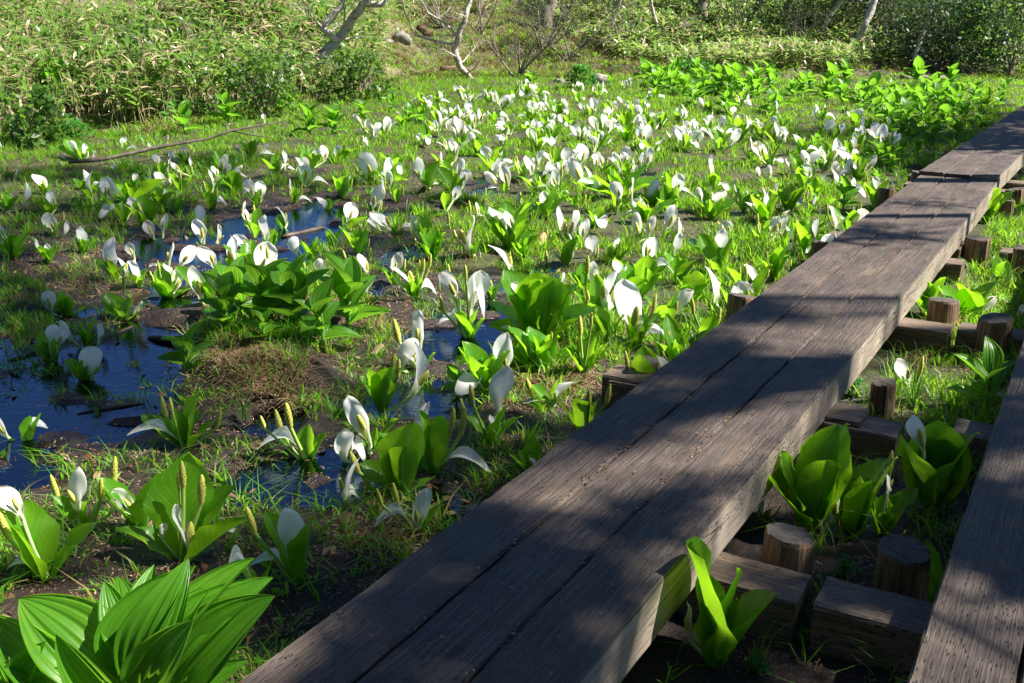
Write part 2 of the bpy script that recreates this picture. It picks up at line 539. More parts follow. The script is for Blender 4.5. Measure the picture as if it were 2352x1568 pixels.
def ground_mat():
    m, nt, out = mat_new('marsh_ground')
    L = nt.links
    ge = N(nt, 'NewGeometry'); pos = ge.outputs['Position']
    at = N(nt, 'Attribute'); at.attribute_name = 'zone'
    sc = N(nt, 'SeparateColor'); L.new(at.outputs['Color'], sc.inputs[0])
    n1 = noise(nt, pos, 3.0, 6, .65); n2 = noise(nt, pos, 22, 5, .7); n3 = noise(nt, pos, 90, 3, .7)
    mixn = mth(nt, 'ADD', mth(nt, 'MULTIPLY', n1, .4), mth(nt, 'ADD', mth(nt, 'MULTIPLY', n2, .4), mth(nt, 'MULTIPLY', n3, .2)))
    mud = ramp(nt, mixn, [(.36, (.010, .006, .005)), (.5, (.026, .015, .010)), (.62, (.065, .037, .024)), (.72, (.17, .105, .065))])
    moss = ramp(nt, mixn, [(.36, (.016, .012, .006)), (.5, (.045, .048, .013)), (.60, (.085, .085, .018)), (.72, (.24, .17, .08))])
    dry = ramp(nt, mixn, [(.36, (.05, .045, .02)), (.5, (.17, .15, .07)), (.62, (.27, .23, .12)), (.72, (.36, .31, .2))])
    thr = ramp(nt, mth(nt, 'ADD', sc.outputs[0], mth(nt, 'MULTIPLY', mth(nt, 'SUBTRACT', mixn, .5), 1.6)), [(.42, (0, 0, 0)), (.58, (1, 1, 1))])
    c = mixc(nt, mud, moss, thr)
    thd = ramp(nt, mth(nt, 'ADD', sc.outputs[1], mth(nt, 'MULTIPLY', mth(nt, 'SUBTRACT', mixn, .5), 1.2)), [(.42, (0, 0, 0)), (.58, (1, 1, 1))])
    c = mixc(nt, c, dry, thd)
    sz = N(nt, 'SeparateXYZ'); L.new(pos, sz.inputs[0])
    wet = ramp(nt, mth(nt, 'ADD', sz.outputs[2], mth(nt, 'MULTIPLY', mth(nt, 'SUBTRACT', n2, .5), .05)), [(.0, (.12, .12, .12)), (.05, (.8, .8, .8))])
    b = N(nt, 'Bump', i_Strength=1.0, i_Distance=.05); L.new(mixn, b.inputs['Height'])
    p = N(nt, 'BsdfPrincipled'); L.new(c, p.inputs['Base Color']); L.new(wet, p.inputs['Roughness']); L.new(b.outputs[0], p.inputs['Normal'])
    L.new(p.outputs[0], out.inputs[0])
    return m


def water_mat():
    m, nt, out = mat_new('pool_water')
    L = nt.links
    ge = N(nt, 'NewGeometry')
    n = noise(nt, mapping(nt, ge.outputs['Position'], (14, 26, 14)), 1, 3, .55)
    n2 = noise(nt, ge.outputs['Position'], 3, 2)
    b = N(nt, 'Bump', i_Strength=.24, i_Distance=.012)
    L.new(mth(nt, 'MULTIPLY', n, mth(nt, 'MULTIPLY', n2, 1.6)), b.inputs['Height'])
    fr = N(nt, 'Fresnel'); fr.inputs['IOR'].default_value = 2.15; L.new(b.outputs[0], fr.inputs['Normal'])
    gl = N(nt, 'BsdfGlossy', i_Roughness=.015); gl.inputs['Color'].default_value = (.52, .72, 1, 1); L.new(b.outputs[0], gl.inputs['Normal'])  # blue tint in the gloss deepens the colour of the reflected sky
    tr = N(nt, 'BsdfTransparent'); tr.inputs['Color'].default_value = (.62, .50, .36, 1)
    mx = N(nt, 'MixShader'); L.new(fr.outputs[0], mx.inputs[0]); L.new(tr.outputs[0], mx.inputs[1]); L.new(gl.outputs[0], mx.inputs[2])
    L.new(mx.outputs[0], out.inputs[0])
    return m


# ------------------------------------------------------------------ ground and water
def axis(lo, hi, n, c, k):
    a = np.arcsinh((lo - c) / k); b = np.arcsinh((hi - c) / k)
    return c + k * np.sinh(np.linspace(a, b, n))


gx = axis(-300, 300, 420, -.3, 5.0)
gy = axis(-60, 500, 460, 5.0, 4.5)
X, Y = np.meshgrid(gx, gy)
Z = ground_h(X, Y)
nu, nv = len(gx), len(gy)
idx = np.arange(nu * nv).reshape(nv, nu)
faces = np.stack([idx[:-1, :-1].ravel(), idx[:-1, 1:].ravel(), idx[1:, 1:].ravel(), idx[1:, :-1].ravel()], 1)


def zone_moss(x, y):
    """share of green cover: low on the near mud, high on the meadow"""
    px, py = project(x, y, 0)
    m = np.interp(py, [150, 330, 480, 650, 800, 1000, 1600], [.98, .92, .8, .68, .52, .32, .3])
    m = m + np.clip((px - 1250) / 900, -.35, .25) * np.interp(py, [300, 500], [0, 1])
    m = m - .9 * pool_mask(px, py)
    m = m - .22 * np.clip((py - 780) / 250, 0, 1) * np.clip((1350 - px) / 300, 0, 1)
    u, v = walk_uv(x, y)
    m = m - .5 * ((u > -1.0) & (u < .9) & (v < 4.6))
    for cx, cy, rx, ry, a in TUSS:
        m = m + np.clip(1.2 - ((px - cx) / rx) ** 2 - ((py - cy) / ry) ** 2, 0, 1) * .4
    return np.clip(m - .06 + (vnoise(x * 2, y * 2) - .5) * .7 + (vnoise(x * 7 + 4, y * 7) - .5) * .45, 0, 1)


ground = link('marsh_ground', new_mesh('marsh_ground', np.stack([X.ravel(), Y.ravel(), Z.ravel()], 1), faces, ground_mat()))
tag(ground, kind='structure')
zn = np.zeros((nu * nv, 4), dtype=np.float32); zn[:, 3] = 1
zn[:, 0] = zone_moss(X.ravel(), Y.ravel())
bdv = bank_dist(X.ravel(), Y.ravel())
zn[:, 1] = np.clip(bdv / 2.5, 0, .5) + (vnoise(X.ravel() * .8, Y.ravel() * .8) - .5) * .5 * (bdv > 0)
ca = ground.data.color_attributes.new('zone', 'FLOAT_COLOR', 'POINT')
ca.data.foreach_set('color', zn.ravel())
wv = [(-16, .6, 0), (14, .6, 0), (14, 26, 0), (-16, 26, 0)]
water = link('pool_water', new_mesh('pool_water', wv, [(0, 1, 2, 3)], water_mat(), smooth=False))
tag(water, kind='structure')


# ------------------------------------------------------------------ boardwalks
def plank_mesh(length, width, thick, seed, top, side):
    """squared timber lying along +X, its top at z = 0, rough edges, rounded arrises; sides get their own wood"""
    rr = np.random.default_rng(seed)
    n = max(4, int(length / .09))
    prof = [(-.5, -1), (-.5, -.55), (-.5, -.07), (-.47, 0), (-.25, .0), (0, .004), (.25, 0), (.47, 0), (.5, -.07), (.5, -.55), (.5, -1)]
    k = len(prof)
    V = []; fc = []; mi = []
    xs = np.linspace(0, length, n)
    for i, x in enumerate(xs):
        for j, (a, b) in enumerate(prof):
            y = a * width; z = b * thick
            e = .0035 * (rr.random() - .5)
            if j in (2, 3, 7, 8): e *= 1.8
            z += .002 * math.sin(x * 1.7 + seed) + (e * .7 if j in (3, 7) else e * .3)
            y += (.0007 * math.sin(x * 2.3 + seed * 2) + e * .5) * (1 if abs(a) > .4 else 0)
            xo = 0
            if i in (0, n - 1): xo = .006 * (rr.random() - .5)
            V.append((x + xo, y, z))
    for i in range(n - 1):
        for j in range(k):
            a = i * k + j; b = i * k + (j + 1) % k
            fc.append((a, a + k, b + k, b)); mi.append(0 if 2 <= j <= 7 else 1)
    fc.append(tuple(range(k - 1, -1, -1))[::-1]); mi.append(1)
    fc.append(tuple((n - 1) * k + q for q in range(k))[::-1]); mi.append(1)
    me = new_mesh('plank', V, fc, top, smooth=False)
    me.materials.append(side)
    me.polygons.foreach_set('material_index', mi)
    return me


def boardwalk(label, u0, v0, v1, widths, gap, ztop, thick, dth, seed, side):
    d = TH + dth
    root = thing('boardwalk', walk(u0, v0, 0), label, 'boardwalk', rz=math.pi / 2 - d)
    y = 0
    for i, w in enumerate(widths):
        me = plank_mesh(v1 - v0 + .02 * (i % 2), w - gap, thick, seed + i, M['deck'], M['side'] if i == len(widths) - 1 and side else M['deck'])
        o = link('plank', me, root)
        o.location = (0.012 * (i % 3), -(y + w / 2), ztop + (.003, -.002, .002)[i % 3])
        y += w
    return root


boardwalk('weathered three-plank boardwalk crossing from the pool side to the raised joint', -1.585, -2.2, 10.45, (.23, .23, .232), .007, DECK, .165, 0, 3, True)
boardwalk('farther three-plank boardwalk length lying slightly raised beyond the joint', -1.60, 10.35, 24, (.23, .23, .232), .006, DECK + .035, .165, R(1.35), 9, True)
boardwalk('boardwalk length across the log-post gap from the long lit one', -.212, -2.2, 11.0, (.23, .23, .232), .007, DECK, .165, R(-.3), 17, False)


def sleeper(u0, u1, v, label, w=.19, h=.17, ztop=DECK - .17, rot=0):
    me = plank_mesh(u1 - u0, w, h, int(v * 97) % 1000, M['sleeper'], M['sleeper'])
    o = link('timber_sleeper', me)
    o.location = walk(u0, v - .07, ztop)
    o.rotation_euler = (0, 0, -TH + rot)
    tag(o, label, 'sleeper', 'sleepers carrying the boardwalks')
    return o


def post_mesh(r, h, seed):
    rr = random.Random(seed)
    n = 20
    prof = [(1.08, 0), (1.03, .35), (1.0, .7), (.97, .95), (.93, 1.0)]
    off = [1 + .13 * (rr.random() - .5) for _ in range(n)]
    ch = rr.randrange(n)
    V = []; fc = []
    tx, ty = (rr.random() - .5) * .3, (rr.random() - .5) * .3
    for a, b in prof:
        for k in range(n):
            t = 2 * math.pi * k / n
            q = r * a * off[k] * (.90 if k == ch else 1)
            x, y = q * math.cos(t), q * math.sin(t)
            V.append((x, y, h * b + (tx * x + ty * y) * b - (.010 * rr.random() ** 3 if b > .96 else 0)))
    fc = grid_faces(n, len(prof), True)
    m = (len(prof) - 1) * n
    V.append((0, 0, h + .002))
    for k in range(n): fc.append((m + k, m + (k + 1) % n, len(V) - 1))
    me = new_mesh('log_post', V, fc, M['post'], smooth=False)
    return me


def post(px, py, diam_px, ztop, label, depth=.3):
    x, y = G(px, py, ztop)
    zc = y * CP - (ztop - CAMH) * SP
    r = diam_px * zc / F / 2
    z0 = min(gz(x, y), .05) - .12
    o = link('log_post', post_mesh(r, ztop - z0, int(px)))
    o.location = (x, y, z0)
    o.rotation_euler = (random.uniform(-.03, .03), random.uniform(-.03, .03), random.random() * 6)
    tag(o, label, 'post', 'log posts pinning the sleepers')
    return o


def c3(x, y): return x * .5 + 1568, y * .5 + 784
def c6(x, y): return x * .349 + 1568, y * .349 + 236


post(*c3(482, 880), 115, .245, 'pale split log post standing behind the short sleeper end')
post(*c3(1030, 945), 118, .24, 'dark log post beside the long sleeper running under the other boards')
post(*c3(930, 185), 55, .20, 'log post half hidden in the grass tuft with a white spathe')
post(*c6(1728, 1290), 70, .24, 'log post behind the straw covered sleeper near a white spathe')
post(*c6(2065, 1415), 74, .27, 'tall split log post standing at the end of the straw covered sleeper')
post(*c6(1942, 885), 60, .24, 'log post with a grass blade in front of it')
post(*c6(2135, 640), 36, .22, 'small log post behind the single upright leaf by the boardwalk')
post(*c6(2200, 565), 44, .22, 'low broad log post close to the plank joint')
post(*c6(2240, 945), 40, .24, 'log post cut by the picture edge among dry litter')
post(1490, 826, 52, .24, 'log post on the flower side behind the protruding block')
post(1702, 677, 60, .24, 'log post under the plank edge beside two tall leaves')
post(1893, 552, 50, .24, 'log post with a loose twig on the flower side')
post(2036, 432, 40, .24, 'reddish log post under the plank edge by the hellebores')
post(2110, 394, 34, .25, 'log post at the raised joint on the flower side')
post(2176, 352, 28, .25, 'log post in the shade beyond the raised joint')


def uv_of(px, py, z):
    return walk_uv(*G(px, py, z))


def sl(px, py, u0, u1, label, **k):
    u, v = uv_of(px, py, DECK - .17)
    return sleeper(u0, u1, v, label, **k)


sl(*c3(480, 1060), -1.75, uv_of(*c3(590, 1085), .18)[0], 'short squared sleeper ending in front of the pale split post')
sl(*c3(800, 1130), uv_of(*c3(640, 1140), .18)[0], .7, 'long dark sleeper running from the gap under the opposite boards', rot=.02)
sl(*c3(830, 345), -1.9, uv_of(*c3(1010, 390), .18)[0], 'sleeper littered with straw below the grass tuft')
sl(*c3(1350, 375), uv_of(*c3(1260, 365), .18)[0], .7, 'dark sleeper behind the big round leaf')
sl(*c6(1600, 1440), -1.8, uv_of(*c6(1790, 1440), .18)[0], 'sleeper covered with dry straw behind the boardwalk edge')
sl(*c6(1880, 1450), uv_of(*c6(1835, 1440), .18)[0], .7, 'sleeper between the straw covered one and the tall split post')
sl(*c6(1800, 930), -1.85, uv_of(*c6(1850, 930), .18)[0], 'sleeper hidden in grass beside the boardwalk')
sl(*c6(2160, 960), uv_of(*c6(2100, 960), .18)[0], .7, 'sleeper under dry litter by the cut off post')
sl(*c6(2150, 570), -1.8, uv_of(*c6(2200, 600), .18)[0], 'sleeper just before the plank joint')
sl(1440, 850, uv_of(1398, 850, .2)[0], -.75, 'grey sleeper block jutting out on the flower side', ztop=DECK - .15)
sl(1880, 560, uv_of(1868, 560, .2)[0], -.8, 'sleeper jutting out near the twig covered post')
sl(2100, 398, uv_of(2086, 398, .2)[0], -.7, 'sleeper under the raised joint')


# ------------------------------------------------------------------ plant part meshes (shared)
def sheet(name, nu, nv, fn, mat):
    V = []; U = []
    for j in range(nv):
        t = j / (nv - 1)
        for i in range(nu):
            s = -1 + 2 * i / (nu - 1)
            V.append(fn(s, t)); U.append((s * .5 + .5, t))
    return new_mesh(name, V, grid_faces(nu, nv), mat, U)


def cabbage_leaf(k):
    rr = random.Random(100 + k)
    W = rr.uniform(.155, .225); bend = rr.uniform(.02, .22); cup = rr.uniform(.25, .8); ph = rr.uniform(0, 6)
    wav = rr.uniform(.015, .04); tw = rr.uniform(-.5, .5); pk = rr.uniform(1.1, 1.4); roll = rr.uniform(-.3, .3)

    def fn(s, t):
        q = max(0, min(1, (t - .06) / .94))
        w = .035 * (1 - t) + W * max(0, math.sin(math.pi * q ** pk)) ** .62
        if t > .995: w = .008
        x = s * w
        y = bend * t * t - cup * s * s * w * (1 - .4 * t) + .012 * (1 - abs(s)) * (1 - t)
        z = t * (1 - .2 * bend * t)
        y += wav * math.sin(11 * t + ph + s) * s * s * (t > .15) + wav * .5 * math.sin(23 * t + ph) * abs(s) ** 3
        y += roll * s * w * t
        z += .03 * math.sin(7 * t + ph) * abs(s)
        a = tw * t
        return (x * math.cos(a) - y * math.sin(a), x * math.sin(a) + y * math.cos(a), z)
    return sheet('skunk_cabbage_leaf', 9, 15, fn, M['cabbage'])


def hellebore_leaf(k, nu=29, nv=15):
    rr = random.Random(300 + k)
    W = rr.uniform(.20, .30); bend = rr.uniform(.12, .5); cup = rr.uniform(.35, .75); ph = rr.uniform(0, 6); tw = rr.uniform(-.3, .3)

    def fn(s, t):
        w = .05 * (1 - t) + W * max(0, math.sin(math.pi * min(1, t ** .9))) ** .72
        if t > .995: w = .004
        x = s * w * (1 - .12 * s * s)
        fade = math.sin(math.pi * min(1, t)) ** .5
        y = bend * t * t - cup * s * s * w - .07 * math.sin(3 * t + ph) * t * .4
        y += .011 * math.cos(s * math.pi * 7) * fade + .018 * math.sin(8 * t + ph) * s * s
        y += -.02 * math.exp(-(s * 7) ** 2) * fade
        z = t * (1 - .28 * bend * t)
        a = tw * t
        return (x * math.cos(a) - y * math.sin(a), x * math.sin(a) + y * math.cos(a), z)
    return sheet('hellebore_leaf', nu, nv, fn, M['hellebore'])


def spathe_blade(k):
    rr = random.Random(500 + k)
    W = rr.uniform(.20, .36); lean = rr.uniform(.0, .5); tip = rr.uniform(-.6, .35); ph = rr.uniform(0, 6); op = rr.uniform(.45, 1.2)
    asym = rr.uniform(-.22, .22); wav = rr.uniform(.02, .06)

    pk = rr.uniform(.55, .66)

    def fn(s, t):
        A = max(op * (.6 + .3 * (1 - t)), math.pi * .97 * (1 - min(1, t / .46)) ** .7)
        if t < pk:
            q = t / pk
            w = .058 + (W - .058) * (q * q * (3 - 2 * q)) ** 1.15
        else:
            q = (t - pk) / (1 - pk)
            w = W * max(0, 1 - q ** 2.1) ** .62
        w = max(w, .004) * (1 + asym * s * t)
        r = w / math.sin(min(A, 1.45)) if A < math.pi * .5 else w
        x = r * math.sin(A * s)
        y = -r * (1 - math.cos(A * s)) + lean * t * t + tip * max(0, t - .72) ** 2 * 5 + .058
        y += wav * math.sin(9 * t + ph + 2 * s) * s * s * t
        z = t + .03 * math.sin(5 * t + ph) * s * s * t - .25 * abs(tip) * max(0, t - .72)
        return (x + asym * t * t, y, z)
    return sheet('spathe_blade', 13, 16, fn, M['spathe'])


def spathe_droop(k):
    rr = random.Random(700 + k)
    W = rr.uniform(.20, .28); pk = rr.uniform(.45, .6); dr = rr.uniform(.2, .55); ph = rr.uniform(0, 6); side = rr.uniform(-.25, .25)

    def path(t):
        x = t
        z = math.sin(min(1, t / (2 * pk)) * math.pi) if t < pk else 1 - dr * ((t - pk) / (1 - pk)) ** 2
        return x, side * t * t, z

    def fn(s, t):
        x, yb, z = path(t)
        x2, y2, z2 = path(min(1, t + .02))
        q = max(0, (t - .32) / .68)
        w = .035 + .02 * t + W * max(0, math.sin(math.pi * q ** 1.15)) ** .8
        if t > .995: w = .006
        A = 1.5 * (1 - q) + .55
        y = w * math.sin(A * s) / math.sin(min(A, 1.5))
        lift = w * (1 - math.cos(A * s)) * .8 + .03 * math.sin(9 * t + ph) * s * s * (q > .1)
        return (x - lift * .2, yb + y + .25 * W * q * s, z * .5 + lift - .03 * q)
    m = sheet('drooping_spathe', 9, 18, fn, M['spathe'])
    return m


def unit_stalk(bend):
    P = [(bend * math.sin(math.pi * t / 6), 0, t / 6) for t in range(7)]
    V, fc = tube(P, [1, .95, .9, .85, .82, .82, .88], 8, .04)
    return V, fc


def stalk_meshes(mat, nm):
    out = []
    for b in (0, .05, -.05):
        V, fc = tube([(0, 0, i / 6) for i in range(7)], [1, .95, .9, .86, .84, .86, .9], 8, .05)
        # xy is scaled by the radius, so the sway is kept in proportion to a typical radius
        V = [(v[0] + (b * 26) * math.sin(math.pi * v[2]) * .6, v[1], v[2]) for v in V]
        out.append(new_mesh(nm, V, fc, mat))
    return out


def spadix_mesh(k):
    nr, ns = 19, 12
    V = []
    for j in range(nr):
        t = j / (nr - 1)
        r = (math.sin(math.pi * (.12 + .86 * t)) ** .45) * (.9 + .1 * math.sin(3 * t + k))
        for i in range(ns):
            a = 2 * math.pi * (i + .5 * (j % 2)) / ns
            q = r * (1.0 + (.13 if (i + j // 2) % 2 else -.10))
            V.append((q * math.cos(a), q * math.sin(a), t))
    fc = grid_faces(ns, nr, True)
    V.append((0, 0, 1.02)); V.append((0, 0, 0))
    m = (nr - 1) * ns
    for i in range(ns):
        fc.append((m + i, m + (i + 1) % ns, len(V) - 2)); fc.append(((i + 1) % ns, i, len(V) - 1))
    return new_mesh('spadix', V, fc, M['spadix'])


CL = [cabbage_leaf(k) for k in range(14)]
HL = [hellebore_leaf(k) for k in range(7)]
SB = [spathe_blade(k) for k in range(14)]
SD = [spathe_droop(k) for k in range(6)]
ST_W = stalk_meshes(M['stalk_white'], 'spathe_stalk')
ST_G = stalk_meshes(M['stalk_green'], 'flower_stalk')
SX = [spadix_mesh(k) for k in range(3)]
SBW = []
for k in range(3):
    c = SB[k * 2].copy(); c.materials[0] = M['withered']; SBW.append(c)


def frame(d, out):
    """rotation whose local Z runs along d and whose local Y leans to out"""
    z = Vector(d).normalized()
    y = Vector(out) - z * z.dot(Vector(out))
    if y.length < 1e-4: y = z.orthogonal()
    y.normalize()
    x = y.cross(z)
    return Matrix(((x.x, y.x, z.x), (x.y, y.y, z.y), (x.z, y.z, z.z))).to_4x4()


def place_leaf(root, meshes, a, b, out, wmul=1.0, k=None, name='leaf'):
    a, b = Vector(a), Vector(b)
    L = (b - a).length
    m = Matrix.Translation(a) @ frame(b - a, out) @ Matrix.Diagonal((L * wmul, L, L, 1))
    me = meshes[k if k is not None else random.randrange(len(meshes))]
    return link(name, me, root, m)


def place_stalk(root, meshes, a, b, r, name):
    a, b = Vector(a), Vector(b)
    d = b - a
    m = Matrix.Translation(a) @ frame(d, Vector((random.uniform(-1, 1), random.uniform(-1, 1), 0.1))) @ Matrix.Diagonal((r, r, d.length, 1))
    return link(name, random.choice(meshes), root, m)


NUM = ['no', 'one', 'two', 'three', 'four', 'five', 'six', 'seven', 'eight', 'nine', 'ten', 'eleven', 'twelve', 'thirteen', 'fourteen', 'fifteen']


LANDMARKS = [('rotten log', 690, 560), ('fallen branch', 330, 375), ('fallen branch tip', 620, 300), ('dead-grass hummock', 580, 850), ('jutting sleeper block', 1440, 880),
             ('bare shrub', 1190, 200), ('twisted trunk', 1085, 200), ('squared rock', 1376, 215), ('round herb bush', 1320, 220), ('raised plank joint', 2060, 420),
             ('small far pool', 1090, 440), ('withered brown leaf', 1245, 565), ('big leaf clump', 1250, 800), ('pool channel', 390, 690), ('dark stick', 250, 800),
             ('butterbur', 290, 290), ('dark herbs', 110, 335), ('reddish post', 2010, 450), ('twig covered post', 1850, 570), ('hellebore group', 700, 700),
             ('arching dark twig', 1880, 410), ('rotting bank log', 1590, 205), ('leaning birch', 730, 240), ('huge hellebore', 330, 1330)]
LMW = None


def place_words(p):
    global LMW
    if LMW is None: LMW = [(n, G(x, y, 0)) for n, x, y in LANDMARKS]
    u, v = walk_uv(p.x, p.y)
    if u > -1.0: return 'between the two boardwalks'
    if gz(p.x, p.y) < -.012: return 'standing in the water'
    d, n = min((math.hypot(p.x - q[0], p.y - q[1]), n) for n, q in LMW)
    if d < .5 + .05 * p.y: return 'near the ' + n
    if u > -2.1: return 'close beside the boardwalk'
    if v < 4.2: return 'on the pool mud'
    if bank_dist(np.array([p.x]), np.array([p.y]))[0] > -2.5: return 'below the far bank'
    if p.x < -1.5: return 'in grass beyond the pool'
    if v > 11: return 'in the crowded flower bed'
    return 'on the grassy meadow'


cabbage_count = 0
PLANTS = []


def cabbage(base, leaves, flowers, wf=1.0):
    """base: world point; leaves: list of (dx, dy, dz, width) to the leaf tip; flowers: (kind, dx, dy, dz, size), all in metres"""
    global cabbage_count
    root = thing('skunk_cabbage', base, '-', 'skunk cabbage', 'skunk cabbages of the marsh')
    PLANTS.append((base.x, base.y))
    for (dx, dy, dz, w) in leaves:
        d = Vector((dx, dy, dz))
        a = Vector((dx, dy, 0)); a = a * (.012 / max(a.length, .001)); a.z = -.012
        place_leaf(root, CL, a, d, Vector((dx, dy, .001)), w)
    ns = nx = nd = 0
    for (kind, dx, dy, dz, sz) in flowers:
        jx, jy = random.uniform(-.012, .012), random.uniform(-.012, .012)
        b0 = Vector((jx, jy, -.01))
        if kind in 'FBLRW':
            th = Vector((dx * .8, dy * .8, dz - sz * .6))
            if th.z < .02: th.z = .02
            st = place_stalk(root, ST_W, b0, th, sz * .058, 'spathe_stalk')
            ang = {'F': random.uniform(-40, 40), 'B': 180 + random.uniform(-45, 45), 'L': -80 + random.uniform(-20, 25), 'R': 80 + random.uniform(-25, 20), 'W': random.uniform(-180, 180)}[kind]
            sz *= random.uniform(.82, 1.12)
            lean = Vector((dx * .6 / max(.05, abs(th.z) + sz) + random.uniform(-.4, .4), dy * .6 / max(.05, th.z + sz) + random.uniform(-.35, .35), 1))
            ax = frame(lean, Vector((0, 1, 0)))
            mw = Matrix.Translation(th) @ ax @ Matrix.Rotation(R(ang), 4, 'Z') @ Matrix.Diagonal((sz * random.uniform(.85, 1.1), sz, sz, 1))
            sp = link('spathe', random.choice(SBW if kind == 'W' else SB), root, mw)
            if kind != 'W':
                px_ = link('spadix', random.choice(SX), sp, Matrix.Translation((0, -.02, .26)) @ Matrix.Rotation(R(6), 4, 'X') @ Matrix.Diagonal((.062, .062, .36, 1)))
            ns += kind != 'W'; nd += kind == 'W'
        elif kind in 'DEX':
            hx = math.hypot(dx, dy)
            rz = math.atan2(dy, dx)
            L = max(.06, hx * 1.25)
            zs = max(dz, .25 * L, .04) / .5
            mw = Matrix.Translation(b0) @ Matrix.Rotation(rz, 4, 'Z') @ Matrix.Diagonal((L, sz * 1.5, zs, 1))
            link('spathe', random.choice(SD), root, mw)
            ns += 1
        elif kind == 'P':
            ln = sz
            d = Vector((dx, dy, dz))
            top = d + (d.normalized() * .35 + Vector((0, 0, .65))).normalized() * ln * .5
            bot = d - (d.normalized() * .35 + Vector((0, 0, .65))).normalized() * ln * .5
            if bot.z < 0: bot.z = 0
            st = place_stalk(root, ST_G, b0, bot, ln * .085, 'flower_stalk')
            m = Matrix.Translation(bot - (top - bot) * .04) @ frame(top - bot, Vector((0, 1, 0))) @ Matrix.Diagonal((ln * .125, ln * .125, ln, 1))
            link('spadix', random.choice(SX), root, m)
            nx += 1
    bits = []
    if ns: bits.append('%s spathe%s' % (NUM[ns], '' if ns == 1 else 's'))
    if nd: bits.append('%s withered one%s' % (NUM[nd], '' if nd == 1 else 's'))
    if nx: bits.append('%s spadi%s' % (NUM[nx], 'x' if nx == 1 else 'ces'))
    if leaves: bits.append('%s lea%s' % (NUM[len(leaves)], 'f' if len(leaves) == 1 else 'ves'))
    root['label'] = 'skunk cabbage with ' + ', '.join(bits) + ' ' + place_words(base)
    cabbage_count += 1
    return root


CROPS = {1: (0, 784, .5), 2: (784, 784, .5), 3: (1568, 784, .5), 4: (0, 354, .3388), 5: (784, 354, .3388), 6: (1568, 236, .349), 7: (0, 0, .502), 8: (1180.8, 0, .498)}


def spec(crop, bx, by, leaves, flowers):
    ox, oy, k = CROPS[crop]
    X0, Y0 = bx * k + ox, by * k + oy
    base = ground_at(X0, Y0)
    base.z = max(base.z, -.03)
    zc = base.y * CP - (base.z - CAMH) * SP
    mpp = zc / F * k                                   # metres per crop pixel at this depth
    dep = PITCH + math.atan((Y0 - CY) / F)
    vs = mpp / math.cos(dep)
    td = math.tan(dep)
    LV = []
    for q in leaves:
        lx, ly = q[0], q[1]; w = q[2] if len(q) > 2 else 1.0
        dx = (lx - bx) * 2.1 * mpp
        dz = (by - ly) * (2.2 if crop != 3 else 2.0) * vs
        ln = math.hypot(dx, dz)
        dy = random.uniform(-.16, .26) * ln
        dz = dz - dy * td * .9                          # a leaf leaning away looks longer: keep its tip where it is seen
        LV.append((dx, dy, max(dz, .015), min(1.9, w * random.uniform(1.15, 1.5) * (.78 if crop in (1, 2) else 1.05))))
    if LV:
        top = max(q[2] for q in LV)
        for _ in range(random.choice([2, 3, 3, 4]) if crop not in (1, 2) else random.choice([0, 1])):           # the inner leaves that the outer ones half hide
            a = random.random() * 6.28; q = random.uniform(.1, .4) * top * (.35 if crop == 3 else 1)
            LV.append((math.cos(a) * q, math.sin(a) * q, top * random.uniform(.6, 1.0), random.uniform(1.0, 1.4) * (.8 if crop in (1, 2) else 1)))
    FL = []
    for f in flowers:
        kind, fx, fy = f[0], f[1], f[2]
        sz = f[3] if len(f) > 3 else (100 if kind != 'P' else 80) * {1: 1.3, 2: 1.2, 3: 1.2, 4: 1, 5: 1.05, 6: .75, 7: .5, 8: .5}[crop]
        dx = (fx - bx) * mpp; dz = (by - fy) * vs
        dy = random.uniform(-.2, .3) * math.hypot(dx, dz)
        dz -= dy * td * .9
        FL.append((kind, dx, dy, max(dz, .03), sz * vs * ((1.42 if crop in (1, 2, 4, 5) else 1.25) if kind != 'P' else 1.05)))
    return cabbage(base, LV, FL)


